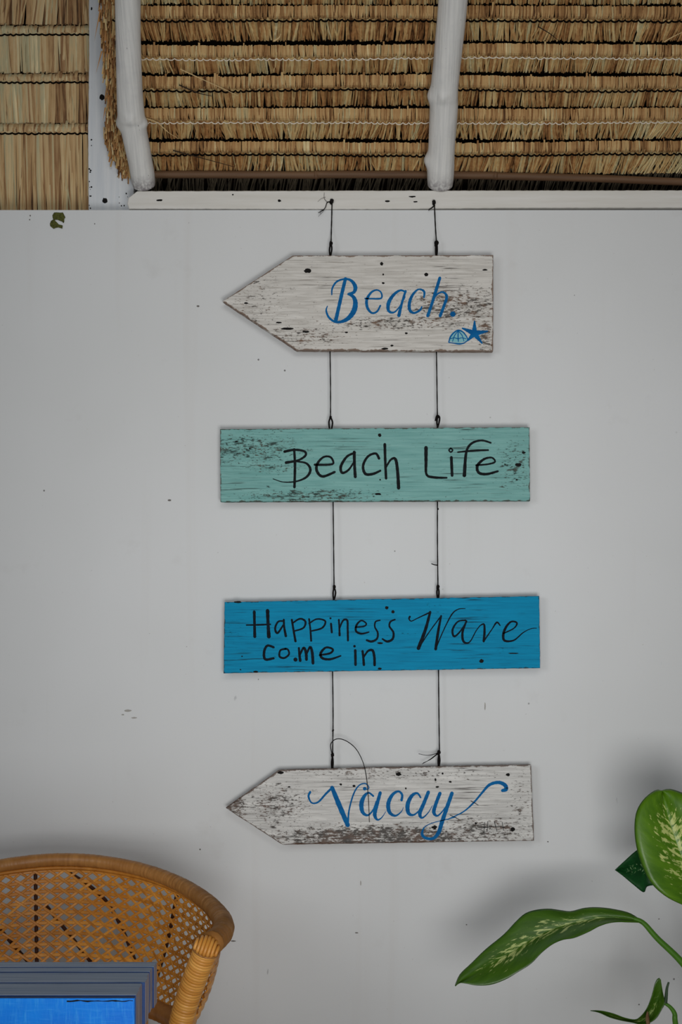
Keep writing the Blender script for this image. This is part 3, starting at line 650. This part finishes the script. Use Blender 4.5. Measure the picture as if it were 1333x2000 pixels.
cord('right black cord between the Beach arrow and the mint sign', [(853, 683, DT), (854, 750, DC), (855, 818, DC)], [(855, 815, 2.6, DC)], [[(851, 822, DC), (854, 812, DC), (859, 815, DC), (858, 826, DC), (854, 838, DT)], [(855, 815, DC), (854, 826, DC), (856, 838, DT)]])
cord('left black cord between the mint sign and the turquoise sign', [(651, 977, DT), (652, 1060, DC), (653, 1150, DC)], [(653.5, 1146, 3, DC)], [[(653, 1147, DC), (651, 1158, DC), (652, 1172, DT)], [(653, 1147, DC), (656, 1158, DC), (653, 1172, DT)]])
cord('right black cord between the mint sign and the turquoise sign', [(855, 976, DT), (855, 1060, DC), (856, 1146, DC)], [(856, 1146, 3.4, DC), (856, 994, 1.8, DC)], [[(856, 1146, DC), (854, 1156, DC), (855, 1168, DT)], [(856, 1146, DC), (858, 1156, DC), (857, 1168, DT)]], [[(856, 1104, DC, .0014), (849, 1103, DC-.002), (843, 1101, DC-.002)]])
cord('left black cord below the turquoise sign with a long curling wire end', [(650, 1311, DT), (651, 1400, DC), (650, 1476, DC)], [(650, 1474, 3.2, DC), (651, 1426, 1.8, DC)], [[(650, 1478, DC), (648, 1490, DC), (649, 1503, DT)], [(650, 1478, DC), (651, 1490, DC), (650, 1503, DT)]],
  [[(649, 1472, DC, .0010), (646, 1456, DC-.004), (652, 1446, DC-.008), (664, 1443, DC-.012), (680, 1449, DC-.014), (696, 1463, DC-.016), (708, 1485, DC-.016), (715, 1510, DS-.006), (719, 1545, DS-.003), (721, 1580, DS-.0015), (722, 1606, DS-.001)]])
cord('right black cord below the turquoise sign with two short tails', [(857, 1305, DT), (858, 1400, DC), (859, 1470, DC)], [(858, 1469, 3.6, DC)], [[(858, 1473, DC), (856.5, 1485, DC), (857, 1497, DT)], [(858, 1473, DC), (859.5, 1485, DC), (858, 1497, DT)]],
  [[(857, 1470, DC, .0009), (845, 1474, DC-.003), (832, 1475, DC-.005), (818, 1472, DC-.006)], [(857, 1470, DC, .0009), (846, 1479, DC-.003), (836, 1486, DC-.005), (825, 1492, DC-.006)], [(856, 1472, DC, .0008), (842, 1483, DC-.002), (827, 1490, DC-.006)]])

# ------------------------------------------------------------------ rattan chair
def rattan(name, c1, c2, c3, sc_):
    t = NT(name, .42, .45); n = t.noise(sc_=sc_, detail=5, rough=.6); n2 = t.noise(sc_=14, detail=3, loc=(3, 3, 1))
    f = t.math('ADD', t.math('MULTIPLY', n, .7), t.math('MULTIPLY', t.attr('tint'), .3))
    col = t.mix(t.rng(f, .2, .75), c1, c2); col = t.mix(t.rng(n2, .45, .7), col, c3)
    t.color(col); t.bump(n, .2, .001); return t.m
M['cane'] = rattan('honey_cane', lin(164, 98, 24), lin(236, 166, 70), lin(200, 128, 42), 70)
M['wrap'] = rattan('wrapped_rattan_binding', lin(140, 90, 42), lin(208, 150, 84), lin(172, 116, 58), 45)
M['pole'] = rattan('glossy_rattan_binding', lin(190, 120, 40), lin(234, 172, 86), lin(212, 146, 58), 30)
M['cane_dark'] = plain('dark_rattan_rod', lin(74, 40, 20), .6)
XC = -.5
half = [(123, 1679, 2.775), (200, 1684, 2.768), (280, 1700, 2.735), (350, 1727, 2.675), (402, 1760, 2.59), (433, 1795, 2.495), (435, 1820, 2.43), (414, 1842, 2.37)]
hp = [P(*q) for q in half]; hp[0].x = XC
full = [Vector((2*XC-p.x, p.y, p.z)) for p in reversed(hp[1:])]+hp
smooth_rim = [Vector(q) for q in catmull([tuple(p) for p in full], 12)]
NR = 420
rim, RL = resample(smooth_rim, NR)
chair = empty('rattan_armchair', (XC, -.42, 0))
tag(chair, 'honey coloured rattan armchair with open cane lattice back', 'chair')
ZB = .552; YC = -.45
def low(p): return Vector((XC+(p.x-XC)*.81, YC+(p.y-YC)*(.86 if p.y > YC else .66), ZB))
def surf(a, b):          # a in [0,1] along the rim, b in [0,1] downwards
    k = min(max(a, 0), 1)*(NR-1); i = min(int(k), NR-2); p = rim[i].lerp(rim[i+1], k-i)
    q = low(p); r = p.lerp(q, b); c_ = Vector((XC, YC-.03, r.z)); out = (r-c_); out.z = 0
    return r+out.normalized()*(.012*math.sin(math.pi*b)), out.normalized()
n = NR
mb = MB()
fine = [Vector(q) for q in smooth_rim]; fine, _ = resample(fine, 760)
rr = [(.0118+.0065*abs(2*i/759-1)**2.2)*(1+(.05 if i % 2 else -.02)+.025*random.uniform(-1, 1)) for i in range(760)]
tb, fb = tube_data(fine, rr, 12); mb.add(tb, fb)
mb.a = [.5+.5*mnoise.noise(Vector(((i//12)*.31, 0, 0))) for i in range(len(mb.v))]
rimo = mb.build('rim', M['wrap'], chair, smooth=True)
# thin cane strip along the rim's inner edge
mb = MB(); pth = []
for i in range(160):
    p, nn = surf(i/159, .10); pth.append(p-nn*.004+Vector((0, 0, .010)))
mb.tube(pth, .0034, 6); mb.build('edge_strip', M['cane'], chair, smooth=True)
K = int(round(RL/.0265)); MR = 12
panel = empty('back_panel', (0, 0, 0)); panel.parent = chair
def strand(samples, width, hgt, lift, tint):
    V = []; Fc = []; n = len(samples); P_ = [surf(a/K, .04+.93*b/MR) for a, b in samples]
    for i in range(n):
        t = (P_[min(i+1, n-1)][0]-P_[max(i-1, 0)][0]).normalized(); nn = P_[i][1]; sd = t.cross(nn).normalized(); up = sd.cross(t)
        if up.dot(nn) < 0: up = -up
        a, b = samples[i]; und = .0021+(.0009 if lift > 0 else -.0009)*math.cos(math.pi*2*a) if lift else .0004
        c_ = P_[i][0]-up*und
        V += [c_-sd*width/2, c_-sd*width*.3-up*hgt, c_+sd*width*.3-up*hgt, c_+sd*width/2, c_+up*hgt*.6]
    for i in range(n-1):
        for k in range(5): Fc.append((i*5+k, (i+1)*5+k, (i+1)*5+(k+1) % 5, i*5+(k+1) % 5))
    me_o = mesh_obj('cane_strand', V, Fc, M['cane'], panel, attrs={'tint': [tint]*len(V)})
    return me_o
for j in range(MR):
    strand([(a*.25, j+.5) for a in range(3, K*4-2)], .0070, .0014, .0, random.random())
for k in range(-MR, K+MR+1):
    for sg in (1, -1):
        sm = []
        for i in range(MR*3+1):
            b = i/3; a = k+.5+sg*b if sg > 0 else k+.5-b
            if .7 <= a <= K-.7: sm.append((a, b))
        if len(sm) > 3: strand(sm, .0049*random.uniform(.9, 1.12), .0012, .001 if sg > 0 else -.001, random.random())
# rods of the frame behind the lattice
def rod(pts, r, mat, name='frame_rod'):
    path = []
    for a, b, o in pts:
        p, nn = surf(a, b); path.append(tuple(p+nn*o))
    mb = MB(); mb.tube(catmull(path, 6), r, 8); mb.build(name, mat, chair, smooth=True)
for pts in ([(.455, .02, .012), (.455, .5, .014), (.455, 1, .012)], [(.70, .02, .012), (.685, .5, .014), (.68, 1, .012)], [(.30, .02, .012), (.315, .5, .014), (.32, 1, .012)],
            [(.47, .35, .016), (.54, .75, .02), (.60, 1.0, .016)], [(.38, .35, .016), (.44, .75, .02), (.50, 1.0, .016)], [(.49, .06, .014), (.56, .3, .018), (.62, .7, .018), (.66, 1.0, .016)]):
    rod(pts, .0036, M['cane_dark'])
# lower hoop of the back
lowp = [surf(i/119, 1.0)[0] for i in range(120)]
mb = MB(); mb.tube(lowp, [.017*(1+.04*(i % 2)) for i in range(120)], 12); mb.build('lower_hoop', M['wrap'], chair, smooth=True)
# arm posts wrapped with glossy binding, down to the floor
def arm_post(sgn):
    top = P(404, 1850, 2.365); bot = P(352, 2012, 2.43); dirv = (bot-top).normalized()
    end = bot+dirv*((bot.z-.0)/(-dirv.z)) if dirv.z < 0 else bot
    mid = Vector((bot.x-.004, bot.y+.01, .40)); foot = Vector((bot.x+.02, bot.y-.015, 0.0))
    base = catmull([tuple(top), tuple(bot), tuple(mid), tuple(foot)], 40); path, L = resample(base, 1200)
    if sgn < 0: path = [Vector((2*XC-p.x, p.y, p.z)) for p in path]
    pitch = .0056; rad = []
    for i in range(1200):
        s = L*i/1199; ph = (s/pitch) % 1; rad.append(.0196*(.93+.08*math.sqrt(max(0, 1-(2*ph-1)**2)))*(1+.012*math.sin(int(s/pitch)*3.1)))
    V, Fc = tube_data(path, rad, 18); A = []
    for i in range(1200): A += [.5+.5*math.sin(int(L*i/1199/pitch)*1.7)]*18
    mesh_obj('arm_post', V, Fc, M['pole'], chair, smooth=True, attrs={'tint': A})
    # folded-over binding at the post's head
    mb = MB(); t0 = (path[4]-path[0]).normalized(); c0 = path[0]; ax = Vector((sgn*.25, .5, 0)).normalized()
    fr = Vector((0, -1, 0)); fr = (fr-t0*fr.dot(t0)).normalized(); sd = t0.cross(fr)
    for k in range(-3, 4):
        arc = []
        off = k*.0056; rr_ = math.sqrt(max(.00002, .0195**2-off**2))
        for i in range(13):
            th = math.pi*i/12; arc.append(c0+sd*off+fr*math.cos(th)*rr_-t0*(math.sin(th)*rr_*.95-.003))
        mb.tube(arc, .0031, 6, tint=random.random())
    mb.blob(c0, .016, (1, 1, .9), 3, 1)
    mb.build('post_head', M['pole'], chair, smooth=True)
    mb = MB(); mb.tube([c0+t0*.004+(fr*math.cos(a)+sd*math.sin(a))*.0205 for a in [2*math.pi*i/24 for i in range(25)]], .0018, 5); mb.build('binding_ring', M['wrap'], chair, smooth=True)
arm_post(1); arm_post(-1)
# seat and back legs (below the frame)
seat = []; n = 40
for z in (.40, .445):
    for i in range(n):
        a = 2*math.pi*i/n; seat.append((XC+.245*math.cos(a), -.42+.215*math.sin(a), z))
mesh_obj('seat', seat, [tuple(reversed(range(n))), tuple(range(n, 2*n))]+[(i, (i+1) % n, n+(i+1) % n, n+i) for i in range(n)], M['cane'], chair, attrs={'tint': [.5]*(2*n)})
for sx in (-1, 1):
    mb = MB(); a = surf(.5+.17*sx, 1.)[0]; mb.tube([a, Vector((a.x, a.y, .42)), Vector((a.x+.02*sx, a.y+.02, 0))], .016, 10); mb.build('leg', M['pole'], chair, smooth=True)

# ------------------------------------------------------------------ blue painted narrow table
def blue_front():
    t = NT('bright_blue_paint', .5, .2)
    n = t.noise(scale=(260, 10, 38), sc_=1, detail=4); m = t.noise(scale=(38, 10, 260), sc_=1, detail=4, loc=(4, 0, 2)); b = t.noise(sc_=9, detail=3)
    c = t.mix(t.rng(b, .35, .65), lin(0, 104, 212), lin(0, 130, 232))
    c = t.mix(t.math('MULTIPLY', t.rng(n, .52, .72), .34), c, lin(70, 168, 236)); c = t.mix(t.math('MULTIPLY', t.rng(m, .54, .74), .26), c, lin(70, 168, 236))
    sp = t.rng(t.noise(sc_=85, detail=4, loc=(6, 6, 2)), .70, .76); c = t.mix(t.math('MULTIPLY', sp, .7), c, lin(200, 225, 245))
    t.color(c); t.bump(t.math('ADD', n, m), .35, .001); return t.m
def grey_top():
    t = NT('worn_grey_blue_wood', .6, .3)
    g = t.noise(scale=(3, 260, 60), sc_=1, detail=6, rough=.6)
    c = t.mix(t.rng(g, .3, .7), lin(126, 150, 184), lin(182, 194, 210))
    k = t.rng(t.noise(scale=(5, 330, 60), sc_=1, detail=4, loc=(5, 2, 2)), .58, .66); c = t.mix(t.math('MULTIPLY', k, .7), c, lin(24, 62, 112))
    t.color(c); t.bump(g, .4, .001); return t.m
def end_mat():
    t = NT('sawn_end_grain', .6, .3)
    g = t.noise(scale=(20, 190, 10), sc_=1, detail=5); c = t.mix(t.rng(g, .3, .7), lin(122, 112, 122), lin(176, 160, 164))
    k = t.rng(t.noise(scale=(20, 150, 14), sc_=1, detail=4, loc=(5, 2, 2)), .57, .66); c = t.mix(t.math('MULTIPLY', k, .7), c, lin(78, 84, 130)); t.color(c); t.bump(g, .4, .001); return t.m
M['bfront'] = blue_front(); M['gtop'] = grey_top(); M['gend'] = end_mat(); M['bside'] = plain('dark_blue_paint', lin(16, 56, 112), .5, .2)
TXR, TXL, TZ1 = -.2535, -1.02, .7525
table = empty('narrow_table', (-.63, -.995, 0))
tag(table, 'narrow bright blue table with thick worn grey layered top, before the armchair', 'table')
TZ0 = TZ1-.056
def d_of_row(row, z): return (CAMZ-z)*F/(row-HY)
bd = [d_of_row(r, TZ1)-3 for r in (1943.5, 1932, 1918, 1907, 1896.5, 1888.5, 1878.5)]
def strip(name, y0, y1, x1, z1, mats, fm, w_=.0022):
    v, f = box_data(TXL, x1, y0, y1, TZ0, z1)
    o = mesh_obj(name, v, f, None, table, mats=mats, fmat=fm); return bevel(o, w_, 2)
# faces: bottom, top, front, back, left, right
for i in range(6):
    strip('top_layer', bd[i]+.0006, bd[i+1]-.0002, TXR-[.001, .003, -.001, .002, .001, -.0015][i], TZ1-[.0, .0015, .0004, .002, .0008, .0][i], [M['gtop'], M['bside'], M['gend']], [1, 0, 1, 1, 2, 2], .0012)
strip('front_board', bd[0]-.009, bd[0]+.0005, TXR-.002, TZ1-.0016, [M['bfront'], M['bside']], [0, 1, 0, 0, 0, 0], .0012)
mb = MB(); r_ = random.Random(2)
yf = bd[0]-.0092
pts = [Vector((TXR-.004-.0043*i, yf, TZ1-.0052+.0003*math.sin(i*1.3)+r_.uniform(-.0004, .0004))) for i in range(20)]
mb.tube(pts, [.0009*r_.uniform(.4, 1.2) for _ in pts], 5); mb.build('crack', M['black'], table)
for sx in (TXL+.05, TXR-.09):
    for sy in (bd[0]+.012, bd[6]-.05):
        v, f = box_data(sx, sx+.04, sy, sy+.04, 0, TZ0); bevel(mesh_obj('leg', v, f, M['bfront'], table), .003)

# ------------------------------------------------------------------ leafy plant
def leaf_mat(name, base, base2, pale, amt, edge):
    t = NT(name, .38, .4)
    uv = t.n('UVMap'); uv.uv_map = 'UVMap'
    sx = t.n('SeparateXYZ'); t.put(sx.inputs[0], uv.outputs[0]); u, v_ = sx.outputs[0], sx.outputs[1]
    au = t.math('ABSOLUTE', u)
    # slanted side-vein space: v shifted by |u|
    cb = t.n('CombineXYZ'); t.put(cb.inputs[0], u); t.put(cb.inputs[1], t.math('SUBTRACT', v_, t.math('MULTIPLY', au, .20))); vec = cb.outputs[0]
    n = t.noise(scale=(3.2, 34, 1), sc_=1, detail=5, rough=.62, src=vec, dist=.5); n2 = t.noise(scale=(2.0, 11, 1), sc_=1, detail=3, src=vec, loc=(4, 1, 0))
    n3 = t.noise(scale=(9, 22, 1), sc_=1, detail=4, src=vec, loc=(2, 6, 1))
    mask = t.math('MULTIPLY', t.rng(au, .72, .12), t.math('MULTIPLY', t.rng(v_, .05, .3), t.rng(v_, .93, .75)))
    s = t.math('ADD', t.math('MULTIPLY', n, .62), t.math('MULTIPLY', n3, .42))
    k = t.rng(t.math('ADD', s, t.math('MULTIPLY', mask, .13)), .645-amt, .70-amt)
    k = t.math('MULTIPLY', k, t.rng(mask, .02, .25))
    c = t.mix(t.rng(n2, .3, .7), base, base2); c = t.mix(t.math('MULTIPLY', k, .85), c, pale)
    mid = t.math('MULTIPLY', t.rng(au, .035, .015), .5); c = t.mix(mid, c, base2)
    c = t.mix(t.rng(au, .955, .985, 0, .7), c, edge)
    t.color(c)
    h = t.math('ADD', t.math('MULTIPLY', n2, .6), t.math('MULTIPLY', t.rng(au, 0, .06), .6)); t.bump(h, .35, .003)
    t.b.inputs['Subsurface Weight'].default_value = 0.0
    return t.m
EDGE = lin(30, 58, 20)
M['leafA'] = leaf_mat('variegated_leaf', lin(62, 104, 8), lin(88, 130, 16), lin(200, 208, 128), .015, EDGE)
M['leafC'] = leaf_mat('variegated_long_leaf', lin(48, 84, 12), lin(68, 106, 20), lin(184, 196, 124), .0, EDGE)
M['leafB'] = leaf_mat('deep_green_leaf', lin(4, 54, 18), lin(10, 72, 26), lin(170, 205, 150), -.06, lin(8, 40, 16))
M['stalk'] = plain('green_stalk', lin(72, 120, 30), .45, .15, 40)
M['stalk_dark'] = plain('dark_green_stalk', lin(48, 70, 44), .5, .15, 40)
M['dry'] = plain('dry_leaf_edge', lin(112, 84, 58), .8, .25, 120)
M['pot'] = plain('clay_pot', lin(168, 104, 76), .8, .12, 30); M['soil'] = plain('dark_soil', lin(50, 38, 28), .95, .3, 120)
plant = empty('potted_plant', (.66, -.36, 0))
tag(plant, 'green plant with cream streaked broad leaves at the lower right', 'plant')
def leaf(name, L_, M_, R_, mat, cup=.006, n=40, m=7, thick=.0008, wave=0.):
    """three rails of (px, py, depth): one edge, midrib, other edge, base to tip"""
    A, B, C_ = [resample([Vector(q) for q in catmull([tuple(P(*p)) for p in r], 8)], n)[0] for r in (L_, M_, R_)]
    V = []; UV = []
    for i in range(n):
        v_ = i/(n-1)
        for j in range(-m, m+1):
            t = abs(j)/m; e = A[i] if j < 0 else C_[i]
            p = B[i].lerp(e, t); p = p+Vector((0, -cup*4*t*(1-t)+wave*t*math.sin(v_*14+(0 if j < 0 else 2)), 0))
            V.append(p); UV.append((j/m, v_))
    W_ = 2*m+1; Fc = [(i*W_+j, i*W_+j+1, (i+1)*W_+j+1, (i+1)*W_+j) for i in range(n-1) for j in range(W_-1)]
    o = mesh_obj(name, V, Fc, mat, plant, smooth=True)
    uvl = o.data.uv_layers.new(name='UVMap')
    for lp in o.data.loops: uvl.data[lp.index].uv = UV[lp.vertex_index]
    s = o.modifiers.new('solid', 'SOLIDIFY'); s.thickness = thick; s.offset = 0
    return o
dA = 2.60
leaf('leaf', [(1366, 1778, dA), (1333, 1767, dA-.01), (1300, 1750, dA-.015), (1272, 1724, dA-.012), (1254, 1688, dA-.005), (1243, 1650, dA), (1240, 1612, dA+.006), (1245, 1582, dA+.014), (1261, 1558, dA+.024), (1282, 1543, dA+.035), (1293, 1544, dA+.04)],
     [(1366, 1778, dA+.02), (1352, 1735, dA+.02), (1338, 1690, dA+.02), (1322, 1645, dA+.02), (1306, 1595, dA+.028), (1298, 1565, dA+.036), (1293, 1544, dA+.04)],
     [(1366, 1778, dA), (1405, 1752, dA-.01), (1425, 1710, dA-.01), (1425, 1660, dA-.005), (1408, 1612, dA), (1378, 1576, dA+.008), (1345, 1554, dA+.02), (1318, 1543, dA+.034), (1304, 1541, dA+.038), (1293, 1544, dA+.04)], M['leafA'], .008)
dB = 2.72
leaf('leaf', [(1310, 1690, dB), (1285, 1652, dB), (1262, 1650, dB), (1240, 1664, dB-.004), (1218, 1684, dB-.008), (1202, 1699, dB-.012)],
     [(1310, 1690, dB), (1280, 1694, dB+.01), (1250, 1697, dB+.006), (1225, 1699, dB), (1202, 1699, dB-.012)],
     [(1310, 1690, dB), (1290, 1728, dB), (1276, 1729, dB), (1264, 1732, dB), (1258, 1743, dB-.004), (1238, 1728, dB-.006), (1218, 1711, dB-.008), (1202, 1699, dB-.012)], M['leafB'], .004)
k = 2.818; cv = lambda x, y, d: (860+x/k, 1520+y/k, d)
dC = 2.66
UP = [(1124, 795), (1050, 745), (950, 720), (860, 710), (790, 714), (720, 731), (660, 725), (600, 718), (530, 725), (470, 745), (420, 788), (350, 860), (250, 940), (170, 1020), (110, 1080), (83, 1142)]
MI = [(1124, 795), (1040, 776), (950, 768), (860, 772), (790, 785), (700, 806), (620, 832), (560, 858), (500, 890), (440, 928), (380, 965), (310, 1002), (230, 1045), (160, 1090), (83, 1142)]
LO = [(1124, 797), (1040, 793), (950, 793), (880, 812), (820, 845), (740, 880), (680, 890), (620, 915), (560, 960), (500, 1020), (430, 1065), (360, 1108), (280, 1138), (200, 1142), (140, 1130), (100, 1126), (83, 1142)]
def rail(pts, f0): return [cv(x, y, dC-.05*(1-x/1124)+f0*math.sin(math.pi*i/(len(pts)-1))) for i, (x, y) in enumerate(pts)]
leaf('leaf', rail(UP, .035), rail(MI, .018), rail(LO, -.028), M['leafC'], .004, 60, 8, wave=.002)
def stalk(pts, r, mat, name='stalk'):
    p = catmull([tuple(P(*q)) for q in pts], 7); kk = len(p); mb = MB()
    mb.tube(p, [r[0]+(r[1]-r[0])*i/(kk-1) for i in range(kk)], 10); mb.build(name, mat, plant, smooth=True)
stalk([(1238, 1794, dC), (1258, 1803, dC), (1285, 1833, dC), (1333, 1880, dC), (1385, 1950, dC), (1420, 2060, dC), (1425, 2160, dC)], (.0036, .0085), M['stalk'])
stalk([(1330, 1655, dA+.022), (1352, 1735, dA+.024), (1366, 1778, dA+.022), (1395, 1880, dC-.02), (1420, 2050, dC)], (.0025, .008), M['stalk'])
stalk([(1305, 1691, dB), (1350, 1740, dB), (1400, 1900, dB-.03), (1425, 2080, dC)], (.002, .007), M['stalk'])
k4 = 6.567; c4 = lambda x, y, d: (1130+x/k4, 1860+y/k4, d)
dD = 2.62
UPD = [(160, 745), (300, 750), (450, 785), (600, 840), (730, 862), (800, 822), (880, 720), (940, 570), (985, 400), (1030, 326), (1062, 352)]
LOD = [(160, 745), (280, 778), (400, 832), (550, 874), (700, 902), (800, 925), (900, 912), (1000, 850), (1070, 740), (1112, 650), (1085, 520)]
MID = [((a+c_)/2, (b+e)/2+8) for (a, b), (c_, e) in zip(UPD, LOD)]
leaf('leaf', [c4(x, y, dD) for x, y in reversed(UPD)], [c4(x, y, dD+.014*math.sin(math.pi*i/10)) for i, (x, y) in enumerate(reversed(MID))], [c4(x, y, dD-.008) for x, y in reversed(LOD)], M['leafC'], .0, 40, 5)
leaf('dry_leaf_tip', [c4(x, y, dD-.016) for x, y in ((880, 940), (865, 860), (875, 790), (890, 755))], [c4(x, y, dD-.017) for x, y in ((900, 940), (885, 860), (888, 790), (890, 755))], [c4(x, y, dD-.015) for x, y in ((925, 940), (915, 860), (905, 790), (890, 755))], M['dry'], .0, 12, 2)
stalk([c4(1163, 383, dD), c4(1140, 460, dD), c4(1130, 560, dD), c4(1120, 650, dD)], (.0016, .0034), M['stalk_dark'], 'shoot')
stalk([c4(1085, 655, dD), c4(1130, 665, dD), c4(1190, 712, dD), c4(1238, 790, dD), c4(1250, 919, dD), (1335, 2080, dD+.02), (1415, 2200, dC)], (.0022, .006), M['stalk'])
# stem and pot below the frame
stalk([(1424, 2050, dC), (1426, 2150, dC), (1424, 2260, dC)], (.013, .016), M['stalk'], 'stem')
pc = P(1424, 2260, dC); prof = [(.085, 0), (.115, .25), (.125, .255), (.125, .285), (.112, .285), (.105, .25)]
V = []; n = 32; Fc = []
for r, z in prof:
    for i in range(n): V.append((pc.x+r*math.cos(2*math.pi*i/n), pc.y+r*math.sin(2*math.pi*i/n), z))
for q in range(len(prof)-1):
    Fc += [(q*n+i, q*n+(i+1) % n, (q+1)*n+(i+1) % n, (q+1)*n+i) for i in range(n)]
Fc.append(tuple(reversed(range(n)))); mesh_obj('pot', V, Fc, M['pot'], plant, smooth=False)
V = [(pc.x+.106*math.cos(2*math.pi*i/n), pc.y+.106*math.sin(2*math.pi*i/n), .258+.006*math.sin(i*2.1)) for i in range(n)]+[(pc.x, pc.y, .29)]
mesh_obj('soil', V, [(i, (i+1) % n, n) for i in range(n)], M['soil'], plant)
